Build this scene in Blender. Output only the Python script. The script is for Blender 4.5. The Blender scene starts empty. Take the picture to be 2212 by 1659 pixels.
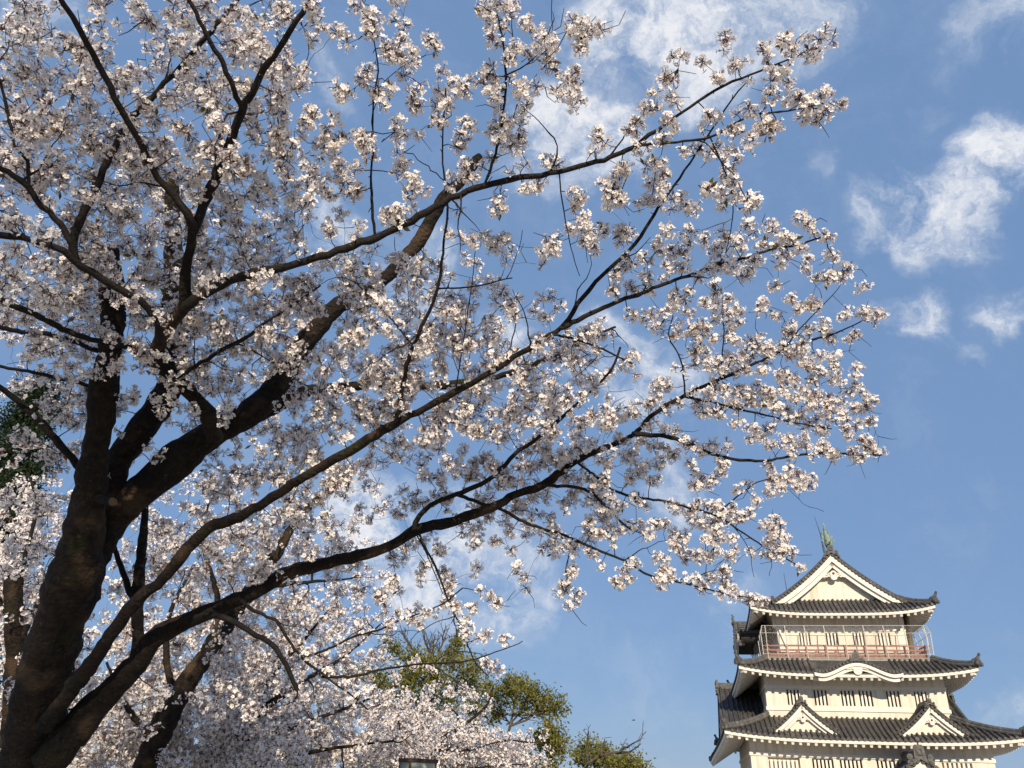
import bpy, math, random
import numpy as np
from math import radians, sin, cos, pi, sqrt, atan2, exp
S = bpy.context.scene
rng = np.random.default_rng(7)
random.seed(7)

# ------------------------------------------------------------------ camera
PITCH, ROLL, EYE = 28.0, 2.5, 1.6
_p, _r = radians(PITCH), radians(ROLL)
FWD = np.array([0, cos(_p), sin(_p)])
_u0 = np.array([0, -sin(_p), cos(_p)]); _x0 = np.array([1.0, 0, 0])
RGT = cos(_r) * _x0 + sin(_r) * _u0
UPV = cos(_r) * _u0 - sin(_r) * _x0
CAM = np.array([0, 0, EYE])
from mathutils import Matrix, Vector
cd = bpy.data.cameras.new("camera"); co = bpy.data.objects.new("camera", cd)
S.collection.objects.link(co)
cd.sensor_width = 36; cd.lens = 27.04; cd.clip_start = 0.05; cd.clip_end = 3000
mm = Matrix.Identity(4)
for i in range(3):
    mm[i][0] = RGT[i]; mm[i][1] = UPV[i]; mm[i][2] = -FWD[i]; mm[i][3] = CAM[i]
co.matrix_world = mm
S.camera = co
FP = 1661.2
def ray(u, v):
    """direction of a traced point (photo measured 2212 x 1659), unit depth along the view axis"""
    return FWD + RGT * ((u - 1106) / FP) - UPV * ((v - 829.5) / FP)
def at(u, v, d):
    return CAM + d * ray(u, v)

# ------------------------------------------------------------------ light, sky
SUN_EL, SUN_AZ = 25.0, 174.0          # azimuth clockwise from +Y: the sun stands behind the viewer
sund = np.array([sin(radians(SUN_AZ)) * cos(radians(SUN_EL)), cos(radians(SUN_AZ)) * cos(radians(SUN_EL)), sin(radians(SUN_EL))])
sl = bpy.data.lights.new("sun", "SUN"); so = bpy.data.objects.new("sun", sl); S.collection.objects.link(so)
sl.energy = 5.0; sl.angle = radians(0.55); sl.color = (1.0, 0.845, 0.63)
so.rotation_euler = Vector(sund).to_track_quat('Z', 'Y').to_euler()
so.location = (0, -5, 30)

W = bpy.data.worlds.new("World"); S.world = W; W.use_nodes = True
nt = W.node_tree; nt.nodes.clear()
def N(t, tree=None, **kw):
    n = (tree or nt).nodes.new(t)
    for k, v in kw.items(): setattr(n, k, v)
    return n
L = nt.links.new
out = N('ShaderNodeOutputWorld'); bg = N('ShaderNodeBackground'); bg.inputs[1].default_value = 0.105
sky = N('ShaderNodeTexSky', sky_type='NISHITA', sun_disc=False)
sky.sun_elevation = radians(SUN_EL); sky.sun_rotation = radians(SUN_AZ)
sky.air_density = 1.0; sky.dust_density = 0.15; sky.ozone_density = 1.6; sky.altitude = 20
tc = N('ShaderNodeTexCoord')
# clouds: patches in fixed directions of the sky, broken up by noise on the direction
nz = N('ShaderNodeTexNoise'); nz.inputs['Scale'].default_value = 6; nz.inputs['Detail'].default_value = 9; nz.inputs['Roughness'].default_value = .58
L(tc.outputs['Generated'], nz.inputs['Vector'])
wsub = N('ShaderNodeVectorMath', operation='SUBTRACT'); L(nz.outputs['Color'], wsub.inputs[0]); wsub.inputs[1].default_value = (.5, .5, .5)
wsc = N('ShaderNodeVectorMath', operation='SCALE'); L(wsub.outputs[0], wsc.inputs[0]); wsc.inputs['Scale'].default_value = .21
wad = N('ShaderNodeVectorMath', operation='ADD'); L(tc.outputs['Generated'], wad.inputs[0]); L(wsc.outputs[0], wad.inputs[1])
wn = N('ShaderNodeVectorMath', operation='NORMALIZE'); L(wad.outputs[0], wn.inputs[0])
CLOUDS = [(1500, 20, 230, 1.), (1330, 60, 140, .9), (1720, 0, 150, .75), (1230, 20, 90, .6), (1420, 150, 100, .55),
 (1250, 290, 130, 1.), (1170, 340, 80, .7), (1330, 240, 70, .5), (2215, 310, 110, .9), (2180, 375, 85, .85), (2110, 425, 90, .85), (2040, 448, 90, .85), (1970, 455, 95, .95), (1895, 455, 85, .75), (1840, 450, 50, .4),
 (2055, 500, 80, .75), (1990, 535, 75, .8), (1985, 700, 75, .85), (1930, 695, 50, .6), (2080, 780, 50, .45), (2200, 665, 70, .7), (2140, 640, 50, .35),
 (1775, 345, 45, .42), (2055, 215, 50, .35), (2110, 40, 90, .5), (2190, 30, 80, .6), (110, 75, 110, .85), (715, 490, 110, .9), (700, 180, 70, .5),
 (1330, 760, 130, .8), (1410, 860, 120, .75), (1100, 690, 100, .7), (930, 560, 110, .7), (825, 1110, 125, 1.3), (930, 1180, 160, 1.0), (1050, 1240, 170, .7),
 (1440, 1040, 110, .65), (1590, 1340, 70, .4), (1550, 1390, 70, .36), (1440, 1520, 160, .25), (2140, 1525, 100, .5), (2210, 1510, 80, .4), (600, 1000, 200, .4)]
acc = None
for (u, v, r, s) in CLOUDS:
    d = ray(u, v); d = d / np.linalg.norm(d)
    ang = .84 * r / FP * (np.dot(d, FWD))            # angular radius
    dt = N('ShaderNodeVectorMath', operation='DOT_PRODUCT'); L(wn.outputs[0], dt.inputs[0]); dt.inputs[1].default_value = tuple(d)
    mr = N('ShaderNodeMapRange', interpolation_type='SMOOTHSTEP'); L(dt.outputs['Value'], mr.inputs[0])
    mr.inputs[1].default_value = cos(ang * 1.45); mr.inputs[2].default_value = cos(ang * .1); mr.inputs[3].default_value = 0; mr.inputs[4].default_value = s
    if acc is None: acc = mr.outputs[0]
    else:
        mx = N('ShaderNodeMath', operation='SMOOTH_MAX'); mx.inputs[2].default_value = .25
        L(acc, mx.inputs[0]); L(mr.outputs[0], mx.inputs[1]); acc = mx.outputs[0]
nz2 = N('ShaderNodeTexNoise'); nz2.inputs['Scale'].default_value = 9; nz2.inputs['Detail'].default_value = 8; nz2.inputs['Roughness'].default_value = .68
L(wad.outputs[0], nz2.inputs['Vector'])
m1 = N('ShaderNodeMapRange'); L(nz2.outputs['Fac'], m1.inputs[0]); m1.inputs[1].default_value = .34; m1.inputs[2].default_value = .64; m1.inputs[3].default_value = .08; m1.inputs[4].default_value = 1.15
m2 = N('ShaderNodeMath', operation='MULTIPLY'); L(acc, m2.inputs[0]); L(m1.outputs[0], m2.inputs[1])
m3 = N('ShaderNodeMapRange', interpolation_type='SMOOTHSTEP'); L(m2.outputs[0], m3.inputs[0]); m3.inputs[1].default_value = .06; m3.inputs[2].default_value = .95; m3.inputs[4].default_value = .92
mix = N('ShaderNodeMix', data_type='RGBA'); L(m3.outputs[0], mix.inputs['Factor'])
tint = N('ShaderNodeMix', data_type='RGBA', blend_type='MULTIPLY'); tint.inputs['Factor'].default_value = 1.0
L(sky.outputs[0], tint.inputs[6]); tint.inputs[7].default_value = (1, 1, 1, 1)
blu = N('ShaderNodeMix', data_type='RGBA'); blu.inputs['Factor'].default_value = .82; L(tint.outputs[2], blu.inputs[6]); blu.inputs[7].default_value = (1.72, 2.92, 5.2, 1)
L(blu.outputs[2], mix.inputs[6]); 
cc = N('ShaderNodeMix', data_type='RGBA'); cr = N('ShaderNodeMapRange'); L(m2.outputs[0], cr.inputs[0]); cr.inputs[1].default_value = .35; cr.inputs[2].default_value = .95
L(cr.outputs[0], cc.inputs['Factor']); cc.inputs[6].default_value = (5.6, 6.2, 7.2, 1); cc.inputs[7].default_value = (8.0, 8.05, 8.3, 1); L(cc.outputs[2], mix.inputs[7])
L(mix.outputs[2], bg.inputs[0]); L(bg.outputs[0], out.inputs[0])
S.view_settings.view_transform = 'Standard'; S.view_settings.look = 'None'
S.view_settings.exposure = 0.10; S.view_settings.gamma = 1.0
S.cycles.max_bounces = 8; S.cycles.diffuse_bounces = 3; S.cycles.transmission_bounces = 4; S.cycles.transparent_max_bounces = 8
S.cycles.caustics_reflective = False; S.cycles.caustics_refractive = False

# ------------------------------------------------------------------ helpers
def mat(name, c1, c2=None, scale=6.0, rough=.7, bump=0.0, bscale=None, extra=None, spec=.3, detail=5, stretch=None, transl=0.0, metal=0.0, streak=False):
    """principled colour mottled between two tones by object-space noise"""
    m = bpy.data.materials.new(name); m.use_nodes = True; t = m.node_tree
    b = t.nodes['Principled BSDF']; b.inputs['Roughness'].default_value = rough
    b.inputs['Specular IOR Level'].default_value = spec; b.inputs['Metallic'].default_value = metal
    tcn = N('ShaderNodeTexCoord', t); vec = tcn.outputs['Object']
    if stretch:
        mp = N('ShaderNodeMapping', t); mp.inputs['Scale'].default_value = stretch; t.links.new(vec, mp.inputs[0]); vec = mp.outputs[0]
    n = N('ShaderNodeTexNoise', t); n.inputs['Scale'].default_value = scale; n.inputs['Detail'].default_value = detail; n.inputs['Roughness'].default_value = .62
    t.links.new(vec, n.inputs['Vector'])
    r = N('ShaderNodeValToRGB', t); r.color_ramp.elements[0].position = .34; r.color_ramp.elements[1].position = .66
    r.color_ramp.elements[0].color = (*c1, 1); r.color_ramp.elements[1].color = (*(c2 or c1), 1)
    t.links.new(n.outputs['Fac'], r.inputs[0]); col = r.outputs[0]
    for (sc, lo, hi, c) in (extra or []):
        n2 = N('ShaderNodeTexNoise', t); n2.inputs['Scale'].default_value = sc; n2.inputs['Detail'].default_value = 6
        t.links.new(tcn.outputs['Object'], n2.inputs['Vector'])
        mr = N('ShaderNodeMapRange', t); t.links.new(n2.outputs['Fac'], mr.inputs[0]); mr.inputs[1].default_value = lo; mr.inputs[2].default_value = hi
        mxx = N('ShaderNodeMix', t, data_type='RGBA'); t.links.new(mr.outputs[0], mxx.inputs['Factor']); t.links.new(col, mxx.inputs[6]); mxx.inputs[7].default_value = (*c, 1)
        col = mxx.outputs[2]
    if streak:                                          # rain streaks: noise drawn out vertically
        mp2 = N('ShaderNodeMapping', t); mp2.inputs['Scale'].default_value = (3.2, 3.2, .22); t.links.new(tcn.outputs['Object'], mp2.inputs[0])
        n4 = N('ShaderNodeTexNoise', t); n4.inputs['Scale'].default_value = 1.0; n4.inputs['Detail'].default_value = 7; t.links.new(mp2.outputs[0], n4.inputs['Vector'])
        r4 = N('ShaderNodeMapRange', t); t.links.new(n4.outputs['Fac'], r4.inputs[0]); r4.inputs[1].default_value = .48; r4.inputs[2].default_value = .76; r4.inputs[4].default_value = .95
        x4 = N('ShaderNodeMix', t, data_type='RGBA'); t.links.new(r4.outputs[0], x4.inputs['Factor']); t.links.new(col, x4.inputs[6]); x4.inputs[7].default_value = (.50, .45, .37, 1); col = x4.outputs[2]
    t.links.new(col, b.inputs['Base Color'])
    if bump:
        n3 = N('ShaderNodeTexNoise', t); n3.inputs['Scale'].default_value = bscale or scale * 3; n3.inputs['Detail'].default_value = 6
        t.links.new(vec, n3.inputs['Vector'])
        bp = N('ShaderNodeBump', t); bp.inputs['Strength'].default_value = bump; bp.inputs['Distance'].default_value = .03
        t.links.new(n3.outputs['Fac'], bp.inputs['Height']); t.links.new(bp.outputs[0], b.inputs['Normal'])
    if transl:
        tr = N('ShaderNodeBsdfTranslucent', t); t.links.new(col, tr.inputs[0])
        ms = N('ShaderNodeMixShader', t); ms.inputs[0].default_value = transl
        t.links.new(b.outputs[0], ms.inputs[1]); t.links.new(tr.outputs[0], ms.inputs[2])
        t.links.new(ms.outputs[0], t.nodes['Material Output'].inputs[0])
    return m

class MB:
    """collects vertices and faces of one mesh"""
    def __init__(s): s.V = []; s.F = []; s.n = 0; s.mi = []; s.at = {}
    def add(s, v, f, mi=0, **attrs):
        v = np.asarray(v, float).reshape(-1, 3)
        if isinstance(f, list):
            by = {}
            for q in f: by.setdefault(len(q), []).append(q)
            fs = [np.array(x) for x in by.values()]
        else: fs = [f]
        for x in fs:
            s.F.append(x + s.n); s.mi.append(np.full(len(x), mi))
        for k, a in attrs.items(): s.at.setdefault(k, []).append((s.n, np.asarray(a, float)))
        s.V.append(v); s.n += len(v); return s
    def box(s, x0, x1, y0, y1, z0, z1):
        v = [(x, y, z) for z in (z0, z1) for y in (y0, y1) for x in (x0, x1)]
        return s.add(v, [(0, 2, 3, 1), (4, 5, 7, 6), (0, 1, 5, 4), (2, 6, 7, 3), (0, 4, 6, 2), (1, 3, 7, 5)])
    def bar(s, a, b, w, h):
        """rectangular bar from a to b, w wide sideways, h high"""
        a = np.asarray(a, float); b = np.asarray(b, float); d = b - a; d /= np.linalg.norm(d) + 1e-9
        up = np.array([0, 0, 1.]) if abs(d[2]) < .95 else np.array([0, 1., 0])
        sd = np.cross(d, up); sd /= np.linalg.norm(sd); up = np.cross(sd, d)
        v = [p + sd * i * w / 2 + up * j * h / 2 for p in (a, b) for (i, j) in ((-1, -1), (1, -1), (1, 1), (-1, 1))]
        return s.add(v, [(0, 1, 2, 3), (7, 6, 5, 4), (0, 4, 5, 1), (1, 5, 6, 2), (2, 6, 7, 3), (3, 7, 4, 0)])
    def tube(s, pts, rad, sides=8, cap=True, mi=0, wob=0.0):
        pts = np.asarray(pts, float); n = len(pts); rad = np.broadcast_to(np.asarray(rad, float), (n,))
        tg = np.gradient(pts, axis=0); tg /= np.linalg.norm(tg, axis=1, keepdims=True) + 1e-12
        up = np.array([0.31, 0.17, .93]); u = np.cross(tg[0], up); u /= np.linalg.norm(u) + 1e-9
        Us = []
        for i in range(n):
            u = u - tg[i] * np.dot(u, tg[i]); u /= np.linalg.norm(u) + 1e-12; Us.append(u)
        Us = np.array(Us); Vs = np.cross(tg, Us)
        a = np.linspace(0, 2 * pi, sides, endpoint=False)
        rr = np.repeat(rad[:, None], sides, 1)
        if wob: rr = rr * (1 + wob * rng.normal(size=(n, sides)))
        v = pts[:, None, :] + rr[:, :, None] * (np.cos(a)[None, :, None] * Us[:, None, :] + np.sin(a)[None, :, None] * Vs[:, None, :])
        i = np.arange(n - 1)[:, None] * sides; j = np.arange(sides)[None, :]; j2 = (j + 1) % sides
        f = np.stack([i + j, i + j2, i + sides + j2, i + sides + j], -1).reshape(-1, 4)
        s.add(v.reshape(-1, 3), f, mi)
        if cap:
            for k, p in ((0, pts[0]), (n - 1, pts[-1])):
                ring = v[k]; s.add(np.vstack([ring, p]), [(q, (q + 1) % sides, sides) for q in range(sides)], mi)
        return s
    def extrude(s, poly, y0, y1, xf=None):
        """polygon in (x, z), extruded along y"""
        poly = [tuple(p) for p in poly]; n = len(poly)
        v = [(x, y0, z) for x, z in poly] + [(x, y1, z) for x, z in poly]
        f = [tuple(range(n)), tuple(range(2 * n - 1, n - 1, -1))] + [(i, i + n, (i + 1) % n + n, (i + 1) % n) for i in range(n)]
        return s.add(v, f)
    def grid(s, P):
        """P (n, m, 3) lattice of points"""
        P = np.asarray(P, float); n, m = P.shape[:2]
        i = np.arange(n - 1)[:, None] * m; j = np.arange(m - 1)[None, :]
        f = np.stack([i + j, i + j + 1, i + m + j + 1, i + m + j], -1).reshape(-1, 4)
        return s.add(P.reshape(-1, 3), f)
    def build(s, name, mats, parent=None, smooth=False, xf=None):
        me = bpy.data.meshes.new(name)
        if s.n:
            V = np.vstack(s.V)
            if xf is not None: V = xf(V)
            cnt = np.concatenate([np.full(len(f), f.shape[1]) for f in s.F]); lp = np.concatenate([f.ravel() for f in s.F])
            me.vertices.add(len(V)); me.vertices.foreach_set('co', V.ravel())
            me.loops.add(len(lp)); me.loops.foreach_set('vertex_index', lp.astype(np.int32))
            me.polygons.add(len(cnt)); st = np.concatenate([[0], np.cumsum(cnt)[:-1]])
            me.polygons.foreach_set('loop_start', st.astype(np.int32))
            me.polygons.foreach_set('material_index', np.concatenate(s.mi).astype(np.int32))
            me.polygons.foreach_set('use_smooth', np.full(len(cnt), bool(smooth)))
            for k, parts in s.at.items():
                arr = np.zeros(len(V))
                for (o, a) in parts: arr[o:o + len(a)] = a
                me.attributes.new(k, 'FLOAT', 'POINT').data.foreach_set('value', arr)
            me.update(calc_edges=True); me.validate()
        for m in (mats if isinstance(mats, (list, tuple)) else [mats]): me.materials.append(m)
        o = bpy.data.objects.new(name, me); S.collection.objects.link(o)
        if parent is not None: o.parent = parent
        return o
def empty(name, loc=(0, 0, 0), rz=0.0):
    o = bpy.data.objects.new(name, None); S.collection.objects.link(o); o.location = loc; o.rotation_euler = (0, 0, rz); o.empty_display_size = .3; return o
def tag(o, label=None, cat=None, group=None, kind=None):
    for k, v in (('label', label), ('category', cat), ('group', group), ('kind', kind)):
        if v: o[k] = v
    return o

# ------------------------------------------------------------------ ground
mg = mat('pale sandy plaza', (.28, .25, .20), (.36, .325, .265), 1.4, .9, .3)
g = MB(); xs = np.linspace(-900, 900, 61); ys = np.linspace(-500, 1500, 61)
X, Y = np.meshgrid(xs, ys); g.grid(np.stack([X, Y, np.zeros_like(X)], -1))
tag(g.build('ground', mg), kind='structure')
# ------------------------------------------------------------------ castle keep (own frame: x along the front, y into the building)
PLASTER = mat('lime plaster', (.71, .66, .57), (.78, .73, .635), 1.2, .8, .08, 30, extra=[(.35, .60, .80, (.66, .61, .53))], streak=True)
TRIM = mat('white trim plaster', (.76, .72, .64), (.81, .77, .70), 2, .75)
TILE = mat('grey roof tile', (.042, .041, .041), (.088, .084, .080), 3.5, .55, .15, 12, extra=[(1.1, .55, .75, (.15, .14, .125)), (9, .58, .66, (.025, .025, .025))])
RIDGE = mat('weathered ridge tile', (.06, .06, .062), (.13, .128, .12), 4, .6, .2, 15, extra=[(2, .58, .75, (.22, .21, .18))])
SHADE = mat('dark window opening', (.045, .038, .03), (.07, .06, .048), 3, .6)
RED = mat('faded red lacquer', (.27, .10, .075), (.34, .15, .115), 3, .6)
STEELW = mat('white painted steel', (.40, .385, .35), (.50, .48, .43), 5, .45)
DECK = mat('weathered deck edge', (.20, .19, .17), (.30, .285, .25), 4, .8)
COPPER = mat('green copper', (.15, .21, .17), (.27, .35, .29), 3, .55, .2, extra=[(5, .5, .7, (.05, .09, .07))])
IRON = mat('dark iron', (.03, .03, .03), (.06, .055, .05), 8, .5)
STONE = mat('foundation stone', (.18, .17, .15), (.30, .28, .25), 1.0, .9, .5)
OX = np.array([24.6676, 55.8036, 0.0]); YAW = radians(-13)
keep = empty('castle_keep', tuple(OX + np.array([cos(YAW), sin(YAW), 0]) * -0.1), YAW)
tag(keep, 'white plastered castle keep with tiers of grey tiled roofs and a fenced red balcony', 'castle')
CY = 7.0                                            # middle of the keep in depth

b = MB(); b.box(-8.6, 8.6, -1.1, 15.1, 0, .9); b.build('stone_base', STONE, keep)

def storey(hw, y0, z0, z1, wins, bands):
    """walls with real recesses behind each window; windows = (xa, xb, za, zb, bars, dark)"""
    y1 = 2 * CY - y0; R = .32
    w = MB(); w.box(-hw + .01, hw - .01, y0 + R, y1, z0, z1)
    xs = -hw
    zl = min(q[2] for q in wins); zh = max(q[3] for q in wins)
    w.box(-hw, hw, y0, y0 + R - .003, z0, zl); w.box(-hw, hw, y0, y0 + R - .003, zh, z1)
    for q in sorted(wins):
        w.box(xs, q[0], y0, y0 + R - .003, zl + .001, zh - .001); xs = q[1]
    w.box(xs, hw, y0, y0 + R - .003, zl + .001, zh - .001)
    wall = w.build('wall', PLASTER, keep)
    tb = MB()
    for (za, zb, pr) in bands:
        tb.box(-hw - pr, hw + pr, y0 - pr, y0 - .002, za, zb); tb.box(-hw - pr, -hw - .002, y0 - .001, y1, za, zb); tb.box(hw + .002, hw + pr, y0 - .001, y1, za, zb)
    tb.build('trim_band', TRIM, wall)
    for (xa, xb, za, zb, nb, dark) in wins:
        m = MB(); wd = (xb - xa) / (2 * nb + 1.0)
        for i in range(nb):
            x = xa + wd * (2 * i + 1) - wd * .02; m.box(x, x + wd * 1.04, y0 + .04, y0 + .20, za + .003, zb - .003)
        o = m.build('window', TRIM, keep)
        p = MB(); p.box(xa + .004, xb - .004, y0 + R - .03, y0 + R - .006, za + .004, zb - .004)
        p.build('pane', SHADE if dark else PLASTER, o)
    return wall
storey(7.5, 0, .9, 6.02, [(-6.4, -4.36, 3.1, 4.30, 7, 0), (-3.58, -2.25, 3.1, 4.36, 5, 1), (-1.85, -.47, 3.1, 4.38, 5, 1), (.43, 1.83, 3.1, 4.42, 5, 1), (2.2, 3.6, 3.1, 4.42, 5, 1), (4.37, 6.16, 3.1, 4.44, 6, 0)],
       [(4.50, 4.72, .07)])
storey(5.95, 1.55, 6.4, 10.40, [(-4.5, -3.67, 7.88, 8.9, 3, 1), (-2.68, -1.81, 7.88, 8.9, 3, 1), (-.88, -.01, 7.88, 8.9, 3, 1), (.31, 1.17, 7.88, 8.9, 3, 1), (2.1, 2.95, 7.88, 8.9, 3, 1), (3.89, 4.7, 7.88, 8.9, 3, 1)],
       [(8.97, 9.17, .06), (7.52, 7.76, .07)])
storey(4.47, 3.05, 10.9, 15.1, [(-2.94, -2.18, 12.1, 13.12, 3, 1), (-1.07, -.21, 12.1, 13.12, 3, 1), (.82, 1.62, 12.1, 13.12, 3, 1), (2.56, 3.4, 12.1, 13.12, 3, 1)],
       [(13.22, 13.42, .07)])
# corner posts and a rain pipe on the top storey
m = MB()
for s in (-1, 1): m.box(s * 4.47 - .28, s * 4.47 + .28 if s < 0 else s * 4.47 + .03, 3.0, 3.048, 13.43, 15.1)
m.box(-3.62, -3.5, 2.98, 3.04, 13.43, 14.9); m.box(-4.5, -3.95, 3.0, 3.048, 11.1, 13.2); m.box(3.9, 4.5, 3.0, 3.048, 11.1, 13.2)
m.build('corner_post', TRIM, keep)

class Skirt:
    """one tier of tiled eaves: outer half sizes ax, ay, inner bx, by, around the keep's middle"""
    def __init__(s, ax, ay, bx, by, ze, zt, lift, sag=0., swell=0.): s.__dict__.update(locals())
    def z(s, q, t):
        q = np.abs(q); return s.ze + (s.zt - s.ze) * (t * (.72 + .28 * t)) + s.lift * q ** 3.4 * (1 - t) ** 1.5
    def side(s, k):
        A, B, a, b_ = (s.ax, s.ay, s.bx, s.by) if k in (0, 2) else (s.ay, s.ax, s.by, s.bx)
        def pos(x, t, dz=0.0, dout=0.0):
            x = np.asarray(x, float); t = np.asarray(t, float)
            hwid = A + (a - A) * t; o = B + (b_ - B) * t + dout; z = s.z(x / hwid, t) + dz
            if k == 3:                                     # the left eaves sag and swell towards the middle of that side
                w = np.clip((A - x) / 6.5, 0, 1); w = w * w * (3 - 2 * w) * (1 - t) ** 1.2; z = z - s.sag * w; o = o + s.swell * w
            x, o, z = np.broadcast_arrays(x, o, z)
            if k == 0: r = (x, CY - o, z)
            elif k == 1: r = (o, CY + x, z)
            elif k == 2: r = (-x, CY + o, z)
            else: r = (-o, CY - x, z)
            return np.stack(r, -1)
        return A, B, a, b_, pos

def rib_strip(m, P, r, up=None, n=5):
    """half-round tile row along points P (k,3), lateral direction from P's neighbours"""
    d = np.gradient(P, axis=0); d /= np.linalg.norm(d, axis=1, keepdims=True)
    upv = np.array([0, 0, 1.]); sd = np.cross(d, upv); sd /= np.linalg.norm(sd, axis=1, keepdims=True) + 1e-9; u2 = np.cross(sd, d)
    a = np.linspace(0, pi, n)
    Q = P[:, None] + r * (np.cos(a)[None, :, None] * sd[:, None] + 1.25 * np.sin(a)[None, :, None] * u2[:, None])
    m.grid(Q)
def disc(m, c, nrm, r, th=.05, n=8):
    nrm = np.asarray(nrm, float); nrm /= np.linalg.norm(nrm); c = np.asarray(c, float)
    m.tube(np.array([c - nrm * th, c + nrm * th]), r, n)

def tier(sk, rib, raft, wall_hw, wall_y0, cuts=(), side_cut=None):
    roof = MB(); fas = MB(); sof = MB(); raf = MB(); hip = MB()
    for k in range(4):
        A, B, a, b_, pos = sk.side(k)
        q = np.linspace(-1, 1, 41); t = np.linspace(0, 1, 9)
        T, Q = np.meshgrid(t, q, indexing='ij'); Xq = Q * (A + (a - A) * T)
        roof.grid(pos(Xq, T))
        xs = np.arange(-A + rib * .5, A, rib); xs = xs - (xs[0] + xs[-1]) / 2
        for x in xs:
            if k == 0 and any(c0 < x < c1 for c0, c1 in cuts): continue
            if k == 3 and side_cut and abs(x) < side_cut: continue
            tm = min(1.0, (A - abs(x)) / (A - a)) if A > a else 1.0
            if tm < .08: continue
            x = x + rng.normal() * .012; tt = np.linspace(0, tm, 7); P = pos(np.full(7, x), tt, .01 + rng.normal() * .012, 0) + rng.normal(size=(7, 3)) * .006
            rib_strip(roof, P, rib * .29)
            e = pos(x, 0.0, .02, .015); dn = pos(x, 0.0, 0, 1) - pos(x, 0.0, 0, 0)
            disc(roof, e, dn, rib * .31)
        # tile edge, fascia and soffit follow the lifted corners
        x = np.linspace(-1, 1, 41) * A
        roof.grid(np.stack([pos(x, 0 * x, 0, 0), pos(x, 0 * x, -.085, 0)]))
        fas.grid(np.stack([pos(x, 0 * x, -.085, -.015), pos(x, 0 * x, -.27, -.03), pos(x * .985, 0 * x, -.275, -.14)]))
        wt = (B - ((CY - wall_y0) if k in (0, 2) else wall_hw)) / (B - b_)
        tt = np.linspace(.02, wt, 5)
        T, Q = np.meshgrid(tt, np.linspace(-1, 1, 41), indexing='ij'); sof.grid(pos(Q * (A + (a - A) * T) * .999, T, -.25))
        n = int(round(2 * (A - .35) / raft)); rx = np.linspace(-A + .45, A - .45, n)
        for xx in rx:
            tm = min(wt, (A - abs(xx)) / (A - a) - .03)
            p0 = pos(xx, .0, -.37, -.12); p1 = pos(xx, max(tm, .12), -.36, 0)
            raf.bar(p0, p1, .17, .18)
    # hips and corner beams
    for (sx, sy) in ((-1, -1), (1, -1), (1, 1), (-1, 1)):
        t = np.linspace(0, 1, 12); xx = sx * (sk.ax + (sk.bx - sk.ax) * t); yy = CY + sy * (sk.ay + (sk.by - sk.ay) * t)
        zz = sk.z(np.ones(12), t) + .12
        P = np.stack([xx, yy, zz], -1)
        h = MB(); h.tube(P * [1, 1, 1], .17, 8); h.tube(P + [0, 0, .16], .14, 8)
        d = np.array([sx, sy, 0]) / sqrt(2); c = P[0]
        tip = [c + d * -.25 + [0, 0, .26], c + [0, 0, .34] + d * .02, c + d * .16 + [0, 0, .50], c + d * .22 + [0, 0, .66]]
        h.tube(np.array(tip), [.15, .14, .10, .06], 7); disc(h, c + d * .24 + [0, 0, .65], d, .10, .05)
        disc(h, c + d * .10 + [0, 0, .12], d, .26, .07, 10); disc(h, c + d * .26 + [0, 0, -.02], d, .13, .08)
        h.build('hip_ridge', RIDGE, keep, True)
        cb = MB(); e0 = P[0] + [0, 0, -.50] - d * .28; e1 = P[-1] * .5 + P[0] * .5; cb.bar(e0, [e1[0], e1[1], e1[2] - .55], .30, .26); cb.build('corner_beam', TRIM, keep)
    r = roof.build('tiled_roof', TILE, keep)
    f = fas.build('eave_board', TRIM, r); sof.build('soffit', PLASTER, r); raf.build('rafter_row', TRIM, r)
    return r
SK3 = Skirt(9.15, 8.6, 5.95, 5.45, 5.55, 7.08, .42, 1.0, .8)
SK2 = Skirt(7.75, 7.3, 5.6, 5.15, 9.80, 10.98, .50, .7, .35)
SK1 = Skirt(6.4, 5.7, 4.5, 3.8, 14.28, 15.5, .52, .9, .3)
tier(SK3, .345, .47, 7.5, 0)
tier(SK2, .345, .47, 5.95, 1.55, cuts=((-2.55, 2.75),))
tier(SK1, .335, .46, 4.47, 3.05)

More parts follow.
